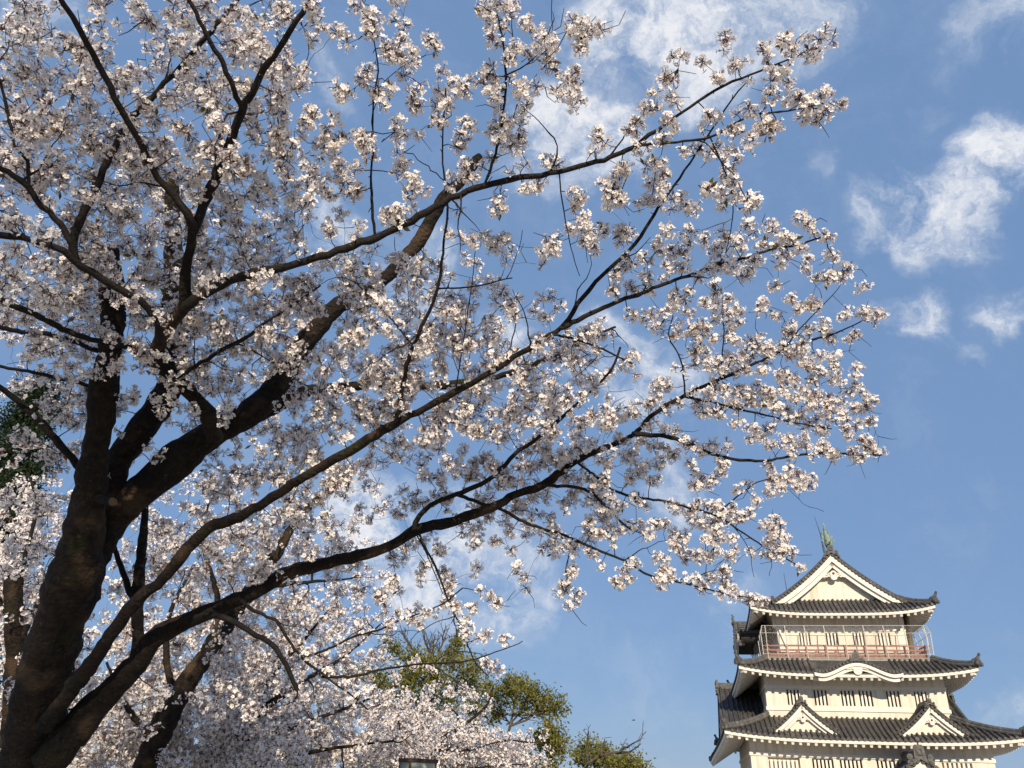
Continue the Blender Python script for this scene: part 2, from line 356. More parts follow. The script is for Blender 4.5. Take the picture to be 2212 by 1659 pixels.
def gable(x, y, rot, hw, zb, za, depth, rec, k=1.0, sag=.3, rib=.33, orn=1.0, wall_z=None):
    """triangular gable; its own front looks towards -y before it is turned by rot about z"""
    c, s = cos(rot), sin(rot)
    def xf(V):
        V = np.asarray(V, float); return np.stack([x + V[..., 0] * c - V[..., 1] * s, y + V[..., 0] * s + V[..., 1] * c, V[..., 2]], -1)
    def prof(q): return zb + (za - zb) * (1 - q) * (1 - sag * q)
    g = MB(); q = np.linspace(0, 1, 15)
    def curve(sg, off):                                # offset below the tile line, square to the slope
        P = np.stack([sg * hw * q, prof(q)], -1); d = np.gradient(P, axis=0); d /= np.linalg.norm(d, axis=1, keepdims=True)
        nrm = np.stack([d[:, 1], -d[:, 0]], -1) * (1 if sg > 0 else -1)
        P2 = P + nrm * off; P2[0, 0] = 0; P2[0, 1] = P[0, 1] - off / max(.35, abs(nrm[0, 1])); return P2
    for sg in (-1, 1):
        C0 = curve(sg, 0); C1 = curve(sg, .12)
        for C in (C0, C1): g.grid(np.stack([np.stack([C[:, 0], np.full(15, yy), C[:, 1]], -1) for yy in (0, depth)]))
        g.grid(np.stack([np.stack([C[:, 0], np.zeros(15), C[:, 1]], -1) for C in (C0, C1)]))
        for yy in np.arange(.22, depth, rib): rib_strip(g, np.stack([C0[:, 0], np.full(15, yy), C0[:, 1] + .01], -1), rib * .28)
        seg = np.linalg.norm(np.diff(C0, axis=0), axis=1); cum = np.concatenate([[0], np.cumsum(seg)])
        for d in np.arange(.2, cum[-1], .29 * (.75 + .25 * k)):
            px, pz = np.interp(d, cum, C0[:, 0]), np.interp(d, cum, C0[:, 1])
            g.tube(np.array([(px, -.07, pz - .03), (px, .32, pz - .02)]), .115 * (.7 + .3 * k), 8)
        g.tube(np.stack([C0[:, 0], np.full(15, .16), C0[:, 1] + .12], -1), .11 * k, 7)
    roof = g.build('gable_roof', TILE, keep, xf=xf)
    bb = MB()
    for sg in (-1, 1):
        for (o0, o1, y0, y1) in ((.13, .13 + .34 * k, .05, .20), (.14 + .34 * k, .14 + .62 * k, .22, .36)):
            A = curve(sg, o0); B = curve(sg, o1)
            lo = (np.array([B[:, 1], A[:, 1]]).min(0) < zb - .02)
            ring = np.stack([np.stack([A[:, 0], np.full(15, y0), A[:, 1]], -1), np.stack([B[:, 0], np.full(15, y0), np.maximum(B[:, 1], zb - .05)], -1),
                             np.stack([B[:, 0], np.full(15, y1), np.maximum(B[:, 1], zb - .05)], -1), np.stack([A[:, 0], np.full(15, y1), A[:, 1]], -1)])
            bb.grid(np.concatenate([ring, ring[:1]]))
            e = ring[:, -1]; bb.add(e, [(0, 1, 2, 3)])
    bb.build('bargeboard', TRIM, roof, xf=xf)
    w = MB(); Cl = curve(-1, .12)[::-1]; Cr = curve(1, .12)[1:]
    poly = [(p[0], max(p[1], zb - .1)) for p in Cl] + [(p[0], max(p[1], zb - .1)) for p in Cr]
    w.extrude(poly, rec, rec + .12); w.build('gable_wall', PLASTER, roof, xf=xf)
    # moulded triangle frame on the gable wall
    fr = MB()
    iw = hw * .60; zi = zb + .12
    fr.box(-iw, iw, rec - .05, rec - .003, zi, zi + .08 * k); fr.build('sill_moulding', TRIM, roof, xf=xf)
    # hanging pendant with a dark boss
    zc = za - 1.62 * k
    p = MB(); sc = .46 * k
    body = [(0, -.95), (-.30, -.90), (-.52, -.68), (-.50, -.42), (-.36, -.30), (-.58, -.12), (-.48, .28), (-.25, .55), (0, .62)]
    body = body + [(-a_, z_) for a_, z_ in body[-2:0:-1]]
    p.extrude([(a_ * sc, zc + z_ * sc) for a_, z_ in body], .16, .30)
    for sg in (-1, 1):
        wing = [(.45, .05), (.75, .28), (.95, .10), (1.25, .02), (1.6, -.30), (1.75, -.52), (1.35, -.42), (1.05, -.50), (.85, -.36), (.55, -.42)]
        p.extrude([(sg * a_ * sc, zc + z_ * sc) for a_, z_ in wing], .2, .29)
        for (cx, cz, rr) in ((.66, -.02, .2), (1.05, -.2, .15), (.34, -.62, .17)):
            th = np.linspace(0, 4.2, 12); p.tube(np.stack([sg * (cx + rr * (1 - th / 6) * np.cos(th)) * sc, np.full(12, .15), zc + (cz + rr * (1 - th / 6) * np.sin(th)) * sc], -1), .035 * sc / .46, 5)
    pe = p.build('pendant', TRIM, roof, xf=xf)
    bo = MB(); bo.tube(np.array([(0, .16, zc + .12 * sc), (0, .08, zc + .12 * sc)]), [.24 * sc, .16 * sc], 6); bo.build('boss', IRON, pe, xf=xf)
    # ridge and its end ornament
    r = MB(); r.box(-.17 * k, .17 * k, .02, depth, za - .05, za + .30 * k); r.tube(np.array([(0, .0, za + .34 * k), (0, depth, za + .34 * k)]), .13 * k, 8)
    r.build('gable_ridge', RIDGE, roof, xf=xf)
    o = MB(); K = orn
    plate = [(-.42, -.30), (-.33, .05), (-.30, .62), (-.2, .78), (.2, .78), (.30, .62), (.33, .05), (.42, -.30), (0, -.02)]
    o.extrude([(a_ * K, za + z_ * K) for a_, z_ in plate], -.14, .02)
    o.extrude([(a_ * K * .62, za + (.16 + z_ * .62) * K) for a_, z_ in plate[1:-2]], -.19, -.141)
    th = np.linspace(0, 2 * pi, 14); o.tube(np.stack([.13 * K * np.cos(th), np.full(14, -.2), za + (.38 + .17 * np.sin(th)) * K], -1), .03 * K, 5)
    for sg in (-1, 1):
        for (cx, cz, rr) in ((.58, .10, .17), (.62, -.22, .15), (.78, -.46, .13), (.46, -.12, .12)):
            o.tube(np.array([(sg * cx * K, -.15, za + cz * K), (sg * cx * K, .0, za + cz * K)]), rr * K, 9)
            o.tube(np.array([(sg * cx * K, -.19, za + cz * K), (sg * cx * K, -.15, za + cz * K)]), rr * .45 * K, 7)
    if orn <= .75 or k > 1.2:
        o.tube(np.array([(0, -.10, za + .78 * K), (0, -.22, za + 1.02 * K)]), .05 * K, 6); disc(o, (0, -.24, za + 1.08 * K), (0, -1, .2), .12 * K, .06)
    o.build('ridge_ornament', RIDGE, roof, xf=xf)
    return roof
top = gable(0.1, 2.5, 0, 4.75, 15.22, 19.0, 9.0, .72, 1.0, .30, orn=.72)
gable(-3.9, -.85, 0, 2.35, 5.88, 7.86, 2.5, .42, .62, .32, .30, .42)
gable(4.12, -.85, 0, 2.35, 5.88, 7.86, 2.5, .42, .62, .32, .30, .42)
gable(-9.05, 7.0, radians(-90), 6.4, 5.95, 9.55, 3.2, .5, .9, .32, .34, .8)
gable(7.75, 7.2, radians(90), 6.0, 5.9, 9.2, 1.9, .4, .8, .32, .34, .6)
gable(2.2, -3.8, 0, 4.2, 2.0, 4.42, 3.8, .5, 1.25, .30, .34, 1.0)

def karahafu(x, y, rot, w, ze, h, depth, k=1.0, orn=.6, ends=True, flare=.10):
    """undulating gable that swells out of an eave"""
    c, s = cos(rot), sin(rot)
    def xf(V):
        V = np.asarray(V, float); return np.stack([x + V[..., 0] * c - V[..., 1] * s, y + V[..., 0] * s + V[..., 1] * c, V[..., 2]], -1)
    q = np.linspace(-1, 1, 49); X = q * w
    a = np.clip(np.abs(q) / .80, 0, 1); Z = ze + h * (.5 + .5 * np.cos(pi * a)) ** .85 + flare * np.clip((np.abs(q) - .8) / .2, 0, 1) ** 2
    def line(yy, dz): return np.stack([X, np.full(49, yy), Z + dz], -1)
    g = MB(); g.grid(np.stack([line(0, -.09), line(0, .0), line(depth * .5, .10), line(depth, .22)]))
    for i in range(1, 48, 2):
        px, pz = X[i], Z[i]
        g.tube(np.array([(px, -.07, pz + .04), (px, .3, pz + .05), (px, depth, pz + .22)]), .105, 7)
    g.tube(np.concatenate([line(.3, .14)]), .10, 7)
    roof = g.build('karahafu_roof', TILE, keep, xf=xf)
    bb = MB()
    for (d0, d1, y0, y1) in ((-.10, -.31, -.03, .12), (-.32, -.56, .14, .30)):
        sel = slice(0, 49) if d0 > -.3 else slice(2, 47)
        ring = [line(y0, d0)[sel], line(y0, d1)[sel], line(y1, d1)[sel], line(y1, d0)[sel]]; bb.grid(np.stack(ring + ring[:1]))
        for e in (0, -1) if ends else (): bb.add(np.stack([r_[e] for r_ in ring]), [(0, 1, 2, 3)])
    bb.build('bargeboard', TRIM, roof, xf=xf)
    so_ = MB(); so_.grid(np.stack([line(.25, -.4), line(depth, -.4)])); so_.build('soffit', PLASTER if ends else TILE, roof, xf=xf)
    p = MB(); zc = ze + h - .52
    body = [(0, -.34), (-.17, -.30), (-.28, -.14), (-.26, .02), (-.42, .08), (-.60, .0), (-.85, .02), (-1.05, .10), (-.8, .2), (0, .24)]
    p.extrude([(a_ * k, zc + z_ * k) for a_, z_ in body] + [(-a_ * k, zc + z_ * k) for a_, z_ in body[-2:0:-1]], .05, .13)
    for sg in (-1, 1):
        for (cx, cz, rr) in ((.16, -.12, .09), (.5, .09, .07), (.75, .1, .06)):
            th = np.linspace(0, 4.5, 10); p.tube(np.stack([sg * (cx + rr * np.cos(th)) * k, np.full(10, .04), zc + (cz + rr * np.sin(th)) * k], -1), .02, 5)
    p.build('pendant', TRIM, roof, xf=xf)
    o = MB(); K = orn; zo = ze + h + .08
    o.box(-.15, .15, .05, depth, zo - .05, zo + .2)
    o.extrude([(-.9 * K, -.12 * K + zo), (-.6 * K, .08 * K + zo), (-.36 * K, .2 * K + zo), (-.33 * K, .75 * K + zo), (-.2 * K, .9 * K + zo), (.2 * K, .9 * K + zo), (.33 * K, .75 * K + zo), (.36 * K, .2 * K + zo), (.6 * K, .08 * K + zo), (.9 * K, -.12 * K + zo)], -.12, .04)
    th = np.linspace(0, 2 * pi, 14); o.tube(np.stack([.16 * K * np.cos(th), np.full(14, -.13), zo + (.5 + .2 * np.sin(th)) * K], -1), .03, 5)
    for sg in (-1, 1): disc(o, (sg * .62 * K, -.1, zo + .16 * K), (0, 1, 0), .17 * K, .07)
    o.tube(np.array([(0, -.05, zo + .85 * K), (0, -.12, zo + 1.1 * K)]), .05, 6)
    o.build('ridge_ornament', RIDGE, roof, xf=xf)
karahafu(.12, -.46, 0, 2.85, 9.82, .72, 2.1)
karahafu(-7.35, 7.2, radians(-90), 3.2, 12.95, 1.5, 2.6, 1.0, .7, False, .4)

# ------------------------------------------------------------------ balcony, red railing, safety fence
hb, yb = 5.75, 1.88
b = MB(); b.box(-hb, hb, yb, 2 * CY - yb, 11.02, 11.20); b.box(-hb + .1, hb - .1, yb + .1, 2 * CY - yb - .1, 10.86, 11.018)
dk = b.build('balcony', DECK, keep)
b = MB(); b.box(-hb + .02, hb - .02, yb - .05, yb - .002, 10.90, 10.99); b.build('edge_moulding', TRIM, dk)
def rect(ins): return [(-hb + ins, yb + ins), (hb - ins, yb + ins), (hb - ins, 2 * CY - yb - ins), (-hb + ins, 2 * CY - yb - ins)]
R_ = rect(.38); rl = MB()
for i in range(4):
    (xa, ya), (xb, yb2) = R_[i], R_[(i + 1) % 4]; a = np.array([xa, ya, 0]); c = np.array([xb, yb2, 0]); d = (c - a) / np.linalg.norm(c - a)
    for (z, w_, h_, ov) in ((12.02, .085, .085, .38), (11.72, .10, .11, .3), (11.36, .10, .12, 0.05), (11.24, .12, .06, .05)):
        rl.bar(a - d * ov + [0, 0, z], c + d * ov + [0, 0, z], w_, h_)
    n = int(round(np.linalg.norm(c - a) / 1.36))
    for j in range(n * 2 + 1):
        p = a + (c - a) * j / (2 * n); hgt = 12.0 if j % 2 == 0 else 11.70
        rl.bar(p + [0, 0, 11.2], p + [0, 0, hgt], .15, .15)
rl.build('railing', RED, keep)
fx = [-5.45, -4.05, -2.67, -1.30, .06, 1.41, 2.77, 4.12, 5.50]
def fpost(par, p, d):
    m = MB(); p = np.array(p, float); d = np.array([d[0], d[1], 0.]); up = np.array([0, 0, 1.])
    m.bar(p + up * 11.0, p + d * .10 + up * 12.85, .055, .055); m.bar(p + d * .10 + up * 12.84, p - d * .12 + up * 13.42, .05, .05)
    m.bar(p + d * -.02 + up * 11.08, p - d * .22 + up * 11.02, .12, .10)
    return m.build('fence_post', STEELW, par)
NET = bpy.data.materials.new('wire netting'); NET.use_nodes = True; t = NET.node_tree
bs = t.nodes['Principled BSDF']; bs.inputs['Base Color'].default_value = (.75, .75, .72, 1); bs.inputs['Roughness'].default_value = .5
tr = N('ShaderNodeBsdfTransparent', t); ms = N('ShaderNodeMixShader', t); tcn = N('ShaderNodeTexCoord', t)
mp = N('ShaderNodeMapping', t); mp.inputs['Rotation'].default_value = (radians(45), 0, radians(45)); t.links.new(tcn.outputs['Object'], mp.inputs[0])
wv = N('ShaderNodeTexVoronoi', t); wv.feature = 'DISTANCE_TO_EDGE'; wv.inputs['Scale'].default_value = 16; wv.inputs['Randomness'].default_value = .15
t.links.new(mp.outputs[0], wv.inputs['Vector']); cm = N('ShaderNodeMath', t, operation='LESS_THAN'); cm.inputs[1].default_value = .008; t.links.new(wv.outputs[0], cm.inputs[0])
t.links.new(cm.outputs[0], ms.inputs[0]); t.links.new(tr.outputs[0], ms.inputs[1]); t.links.new(bs.outputs[0], ms.inputs[2]); t.links.new(ms.outputs[0], t.nodes['Material Output'].inputs[0])
fence = MB(); net = MB()
F_ = rect(-.02)
for i in range(4):
    (xa, ya), (xb, yb2) = F_[i], F_[(i + 1) % 4]; a = np.array([xa, ya, 0.]); c = np.array([xb, yb2, 0.]); d = (c - a) / np.linalg.norm(c - a); o_ = np.array([d[1], -d[0], 0])
    pts = lambda off, z: (a + (o_ - d) * off + [0, 0, z], c + (o_ + d) * off + [0, 0, z])
    for off, z in ((.10, 12.85), (-.12, 13.42), (.02, 11.4)):
        p0, p1 = pts(off, z); fence.bar(p0, p1, .025, .025)
    net.grid(np.array([pts(.0, 11.25), pts(.10, 12.85), pts(-.12, 13.42)]))
fo = fence.build('safety_fence', STEELW, keep); net.build('wire_netting', NET, fo)
for x in fx: fpost(fo, (x, yb, 0), (0, -1))
for y in np.arange(yb + 1.0, 2 * CY - yb, 1.4):
    fpost(fo, (-hb, y, 0), (-1, 0)); fpost(fo, (hb, y, 0), (1, 0))
for s in (-1, 1): fpost(fo, (s * hb, yb - .0, 0), (s * .7, -.7))
# flood lamps under the band
m = MB()
for x in (-4.0, 4.0): m.tube(np.array([(x, 2.9, 13.32), (x, 2.7, 13.28)]), [.07, .12], 8)
m.build('flood_lamp', IRON, keep)

# ------------------------------------------------------------------ roof fish, lightning rods
def finial(y, turn):
    m = MB(); t = np.linspace(0, 1, 16)
    P = np.stack([.1 + .05 * np.sin(t * 5) - .10 * t, y + turn * (.30 * np.sin(t * 2.6) - .25 * t), 19.50 + 1.75 * t], -1)
    rad = np.interp(t, [0, .1, .3, .5, .7, .85, 1], [.22, .30, .29, .22, .14, .09, .03]); m.tube(P, rad, 10)
    o = m.build('roof_fish', COPPER, keep, True)
    f = MB()
    for (i, w_, h_) in ((14, .14, .45),):
        f.extrude([(-w_, .35 * h_), (0, -.18), (w_, .35 * h_), (w_ * .35, .28 * h_), (0, h_), (-w_ * .35, .28 * h_)], -.02, .02, None)
        f.V[-1] += P[i]
    for sg in (-1, 1):
        for (i, l) in ((3, .34), (6, .26), (9, .18)):
            p = P[i]; f.add([p + [sg * rad[i] * .8, 0, -.05], p + [sg * (rad[i] + l * .5), 0, .12], p + [sg * (rad[i] + l * .62), -.02, .36], p + [sg * rad[i] * .85, .03, .16]], [(0, 1, 2, 3)])
            f.add([p + [sg * rad[i] * .8, .04, -.05], p + [sg * (rad[i] + l * .5), .04, .12], p + [sg * (rad[i] + l * .62), .02, .36], p + [sg * rad[i] * .85, .07, .16]], [(0, 1, 2, 3)])
    f.build('fin', COPPER, o)
finial(2.75, 1)
m = MB(); m.tube(np.array([(-.32, 2.9, 19.2), (-.36, 2.9, 20.6), (-.62, 2.9, 22.1)]), [.05, .035, .012], 6); m.tube(np.array([(-.2, 2.9, 19.3), (-.36, 2.9, 20.2), (-.30, 2.9, 20.7)]), .02, 5)
m.build('lightning_rod', IRON, keep)
m = MB(); m.tube(np.array([(-2.9, 7, 16.6), (-2.98, 7, 18.6)]), [.035, .015], 6); m.build('lightning_rod', IRON, keep)
# ------------------------------------------------------------------ cherry trees
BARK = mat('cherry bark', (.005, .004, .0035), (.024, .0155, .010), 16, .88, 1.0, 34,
           extra=[(5.0, .57, .70, (.024, .024, .007)), (22, .63, .73, (.050, .043, .028)), (3.0, .55, .68, (.008, .006, .005)), (2.4, .56, .64, (.060, .038, .022)), (40, .67, .75, (.07, .066, .05))])  # brown noise layer paints sunlit patches in among the moss and lichen tones
BARK2 = mat('thin branch bark', (.006, .005, .0045), (.019, .014, .012), 25, .8, .4, 60)
CUT = mat('cut wood', (.075, .052, .03), (.13, .095, .055), 12, .8)
LEAFY = mat('young cherry leaf', (.10, .14, .025), (.22, .10, .04), 3, .5, transl=.4)
STALK = mat('flower stalk', (.085, .045, .03), (.15, .06, .045), 20, .7)
def petal_mat(name, c0, c1, tr):
    m = bpy.data.materials.new(name); m.use_nodes = True; t = m.node_tree; b = t.nodes['Principled BSDF']
    b.inputs['Roughness'].default_value = .65; b.inputs['Specular IOR Level'].default_value = .2
    a = N('ShaderNodeAttribute', t); a.attribute_name = 'rad'; a2 = N('ShaderNodeAttribute', t); a2.attribute_name = 'tint'
    r = N('ShaderNodeValToRGB', t); e = r.color_ramp.elements
    e[0].position = .08; e[0].color = (.62, .36, .32, 1); e[1].position = .26; e[1].color = (*c0, 1)
    t.links.new(a.outputs['Fac'], r.inputs[0])
    mx = N('ShaderNodeMix', t, data_type='RGBA', blend_type='MULTIPLY'); t.links.new(a2.outputs['Fac'], mx.inputs['Factor']); t.links.new(r.outputs[0], mx.inputs[6]); mx.inputs[7].default_value = (*c1, 1)
    t.links.new(mx.outputs[2], b.inputs['Base Color'])
    x = N('ShaderNodeBsdfTranslucent', t); t.links.new(mx.outputs[2], x.inputs[0]); s = N('ShaderNodeMixShader', t); s.inputs[0].default_value = tr
    t.links.new(b.outputs[0], s.inputs[1]); t.links.new(x.outputs[0], s.inputs[2]); t.links.new(s.outputs[0], t.nodes['Material Output'].inputs[0]); return m
PETAL = petal_mat('cherry petal', (.97, .945, .92), (.98, .935, .945), .27)

def spline(P, step):
    P = np.asarray(P, float)
    if len(P) == 2: P = np.array([P[0], (P[0] + P[1]) / 2, P[1]])
    Q = np.vstack([2 * P[0] - P[1], P, 2 * P[-1] - P[-2]]); out_ = []
    for i in range(1, len(Q) - 2):
        n = max(2, int(np.linalg.norm(Q[i + 1][:3] - Q[i][:3]) / step)); t = np.linspace(0, 1, n, endpoint=False)[:, None]
        a, b, c, d = Q[i - 1], Q[i], Q[i + 1], Q[i + 2]
        out_.append(.5 * ((2 * b) + (c - a) * t + (2 * a - 5 * b + 4 * c - d) * t ** 2 + (3 * b - a - 3 * c + d) * t ** 3))
    out_.append(Q[-2][None]); return np.vstack(out_)

def flower_mesh(full):
    V = []; F = []; rad = []
    for k in range(5):
        a = 2 * pi * k / 5; ca, sa = cos(a), sin(a)
        if full: pts = [(.06, 0, .02), (.58, -.40, .16), (.98, -.20, .26), (.88, 0, .27), (.98, .20, .26), (.58, .40, .16)]; fs = [(0, 1, 2, 3), (0, 3, 4, 5)]
        else: pts = [(.05, 0, .0), (.68, -.46, .18), (1., 0, .28), (.68, .46, .18)]; fs = [(0, 1, 2, 3)]
        o = len(V)
        for (x, y, z) in pts: V.append((x * ca - y * sa, x * sa + y * ca, z)); rad.append(x)
        F += [tuple(o + i for i in f) for f in fs]
    return np.array(V), np.array(F), np.array(rad)
FL = {True: flower_mesh(True), False: flower_mesh(False)}
def frames(nrm):
    nrm = nrm / np.linalg.norm(nrm, axis=1, keepdims=True)
    h = np.where(np.abs(nrm[:, 2:3]) < .9, np.array([[0, 0, 1.]]), np.array([[1., 0, 0]]))
    u = np.cross(h, nrm); u /= np.linalg.norm(u, axis=1, keepdims=True); return u, np.cross(nrm, u), nrm
def add_flowers(m, C, Nn, R, full):
    V, F, rad = FL[full]; n = len(C); u, v, w = frames(Nn)
    ph = rng.uniform(0, 2 * pi, n); c, s = np.cos(ph)[:, None], np.sin(ph)[:, None]; u, v = u * c + v * s, v * c - u * s
    op = rng.uniform(.45, 1.9, n)                       # how far each flower has opened
    op = np.where(rng.random(n) < .10, rng.uniform(2.1, 2.5, n), op)   # some still in bud
    sh = np.sqrt(np.clip(1.25 - .22 * op ** 2, .4, 1.2))
    P = C[:, None] + R[:, None, None] * (V[None, :, 0:1] * sh[:, None, None] * u[:, None] + V[None, :, 1:2] * sh[:, None, None] * v[:, None] + (V[None, :, 2:3] * op[:, None, None]) * w[:, None])
    P = P + rng.normal(size=P.shape) * R[:, None, None] * .05
    f = (np.arange(n)[:, None, None] * len(V) + F[None]).reshape(-1, 4)
    m.add(P.reshape(-1, 3), f, 0, rad=np.tile(rad, n), tint=np.repeat(rng.uniform(0, 1, n) ** 1.5, len(V)))
def add_stalks(m, A, B, r0, r1):
    n = len(A); u, v, w = frames(B - A); a = np.array([0, 2.1, 4.2])
    ring = np.cos(a)[None, :, None] * u[:, None] + np.sin(a)[None, :, None] * v[:, None]
    P = np.concatenate([A[:, None] + ring * r0, B[:, None] + ring * r1], 1)
    F = np.array([(0, 1, 4, 3), (1, 2, 5, 4), (2, 0, 3, 5)]); f = (np.arange(n)[:, None, None] * 6 + F[None]).reshape(-1, 4)
    m.add(P.reshape(-1, 3), f, 1)

class Tree:
    def __init__(s, label, base, cat='cherry tree', group=None, full=True, name='cherry_tree'):
        s.root = tag(empty(name, base), label, cat, group); s.base = np.array(base); s.full = full
        s.limbs = {}; s.nodes = []; s.nid = []; s.nr = []
    def limb(s, key, pts, d, w, name='branch', sides=9, cut=False, ground=False, wob=.05, px=True):
        """pts: traced run of the limb; d: distances along the view axis (start, end); w: widths [(fraction, px)]"""
        n = len(pts); ds = np.interp(np.linspace(0, 1, n), np.linspace(0, 1, len(d)), d)
        P = np.array([at(u, v, q) for (u, v), q in zip(pts, ds)])
        fr = np.concatenate([[0], np.cumsum(np.linalg.norm(np.diff(P, axis=0), axis=1))]); fr /= fr[-1]
        wx = np.interp(fr, [a for a, _ in w], [b_ for _, b_ in w]) / 2 * ds / FP * (.95 if name == 'trunk' else .87)
        if ground:
            p = P[0]; P = np.vstack([[p[0] - .22, p[1] + .05, -.15], [p[0] - .14, p[1] + .03, p[2] * .45], P]); wx = np.concatenate([[wx[0] * 1.55, wx[0] * 1.1], wx])
        big = wx.max() > .02
        Q = spline(np.column_stack([P, wx]), .05 if big else .035); r = np.clip(Q[:, 3], .0022, 1)
        C = Q[:, :3] + (rng.normal(size=(len(Q), 3)) * np.minimum(.004, r * .22)[:, None])
        if not big and len(C) > 8:                      # crooked growth
            for per in (5, 11):
                kn = np.arange(0, len(C) + per, per); off = rng.normal(size=(len(kn), 3)) * (.0055 if per == 5 else .011); off[0] = 0
                C = C + np.stack([np.interp(np.arange(len(C)), kn, off[:, i]) for i in range(3)], -1)
        # knobbly thickening
        k = np.convolve(rng.normal(size=len(Q) + 8), np.ones(5) / 5, 'same')[4:-4]; r = r * (1 + (.17 if wx.max() > .02 else .12) * k)
        m = MB(); m.tube(C, r, 26 if wx.max() > .05 else (9 if big else 6), wob=wob * .6 if big else .05)
        for j in range(3, len(C) - 1):                  # spurs
            if r[j] < .02 and rng.random() < .16:
                dv = rng.normal(size=3); dv /= np.linalg.norm(dv); l = rng.uniform(.015, .06) + r[j]
                m.tube(np.array([C[j], C[j] + dv * l]), [.0034, .0022], 5)
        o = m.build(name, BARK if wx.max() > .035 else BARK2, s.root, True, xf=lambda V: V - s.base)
        s.limbs[key] = dict(o=o, C=C, r=r, tw=MB(), bl=MB(), lf=MB(), fl=[])
        if cut:
            t = C[-1] - C[-3]; t /= np.linalg.norm(t); c = MB(); c.tube(np.array([C[-1], C[-1] + t * .012]), r[-1] * .97, 12); c.build('cut_end', CUT, o, xf=lambda V: V - s.base)
        for p, q in zip(C[::1], r[::1]): s.nodes.append(p); s.nid.append(key); s.nr.append(q)
        return o
    def grow(s, targets, umbel_r=.049, flowers=(8, 13), fr=.0190, bare=.26, tw_r=.0034, leaf=.12):
        """each flower cluster is reached by a twig from the nearest wood, then carries an umbel of flowers"""
        cap = len(s.nodes) + len(targets) * 7
        X = np.zeros((cap, 3)); X[:len(s.nodes)] = s.nodes; ids = list(s.nid); R = list(s.nr); n = len(s.nodes)
        T = np.asarray(targets, float)
        d0 = np.array([np.min(((X[:n] - t) ** 2).sum(1)) for t in T]); order = np.argsort(d0)
        for ti in order:
            t = T[ti]; dd = ((X[:n] - t) ** 2).sum(1); j = int(np.argmin(dd)); a = X[j]; L_ = sqrt(dd[j]); lb = s.limbs[ids[j]]
            if L_ > .03:
                mid = (a + t) / 2 + rng.normal(size=3) * L_ * .13 + np.array([0, 0, -.05 * L_])
                k = max(3, int(L_ / .045)); q = np.linspace(0, 1, k)[:, None]
                P = a * (1 - q) ** 2 + 2 * mid * q * (1 - q) + t * q ** 2
                P[1:-1] += rng.normal(size=(k - 2, 3)) * .006
                rr = min(R[j] * .8, tw_r * (1 + .55 * min(L_, .9) / .25)); rad = np.linspace(rr, max(.0014, rr * .55), k)
                lb['tw'].tube(P, rad, 4, cap=False)
                m_ = min(k - 1, 6); sel = np.linspace(1, k - 1, m_).astype(int)
                X[n:n + m_] = P[sel]; n += m_; ids += [ids[j]] * m_; R += list(rad[sel])
                if rng.random() < bare:                 # a bare spur
                    b0 = P[rng.integers(1, k)]; dv = rng.normal(size=3); dv /= np.linalg.norm(dv); l = rng.uniform(.04, .22)
                    lb['tw'].tube(np.array([b0, b0 + dv * l * .5 + rng.normal(size=3) * l * .14, b0 + dv * l]), [.0030, .0024, .0016], 4, cap=False)
                ax = t - a
            else: ax = rng.normal(size=3)
            ax = ax / (np.linalg.norm(ax) + 1e-9)
            nf = rng.integers(*flowers); D = rng.normal(size=(nf, 3)); D /= np.linalg.norm(D, axis=1, keepdims=True); D = D + ax * .25; D /= np.linalg.norm(D, axis=1, keepdims=True)
            Lp = umbel_r * rng.uniform(.55, 1.05, nf)
            Cc = t + D * Lp[:, None]; Nn = D + rng.normal(size=(nf, 3)) * .45
            lb['fl'].append((np.repeat(t[None], nf, 0), Cc, Nn, fr * rng.uniform(.8, 1.12, nf)))
            if rng.random() < leaf:
                for _ in range(rng.integers(1, 4)):
                    dv = rng.normal(size=3); dv /= np.linalg.norm(dv); sd = np.cross(dv, rng.normal(size=3)); sd /= np.linalg.norm(sd); l = rng.uniform(.03, .065)
                    b0 = t + dv * .015; lb['lf'].add([b0, b0 + dv * l * .5 + sd * l * .2, b0 + dv * l, b0 + dv * l * .5 - sd * l * .2], [(0, 1, 2, 3)])
    def finish(s, stalks=True):
        xf = lambda V: V - s.base
        for k, lb in s.limbs.items():
            if lb['tw'].n: lb['tw'].build('twigs', BARK2, lb['o'], True, xf=xf)
            if lb['fl']:
                A, C, Nn, R = [np.concatenate(x) for x in zip(*lb['fl'])]
                add_flowers(lb['bl'], C, Nn, R, s.full)
                if stalks: add_stalks(lb['bl'], A, C - Nn / np.linalg.norm(Nn, axis=1, keepdims=True) * R[:, None] * .1, .0013, .0028)
                o = lb['bl'].build('blossoms', [PETAL, STALK], lb['o'], xf=xf); o['kind'] = 'stuff'
            if lb['lf'].n:
                o = lb['lf'].build('young_leaves', LEAFY, lb['o'], xf=xf); o['kind'] = 'stuff'
    def depth_at(s, u, v, spread=120):
        if not hasattr(s, '_uv'):
            X = np.array(s.nodes) - CAM; z = X @ FWD; s._uv = np.stack([1106 + FP * (X @ RGT) / z, 829.5 - FP * (X @ UPV) / z], -1); s._z = z
        d = np.hypot(s._uv[:, 0] - u, s._uv[:, 1] - v); w = np.exp(-(d / spread) ** 2) + np.exp(-d / 60) * .05
        if w.sum() < 1e-6: return s._z[np.argmin(d)]
        return s._z[rng.choice(len(w), p=w / w.sum())]

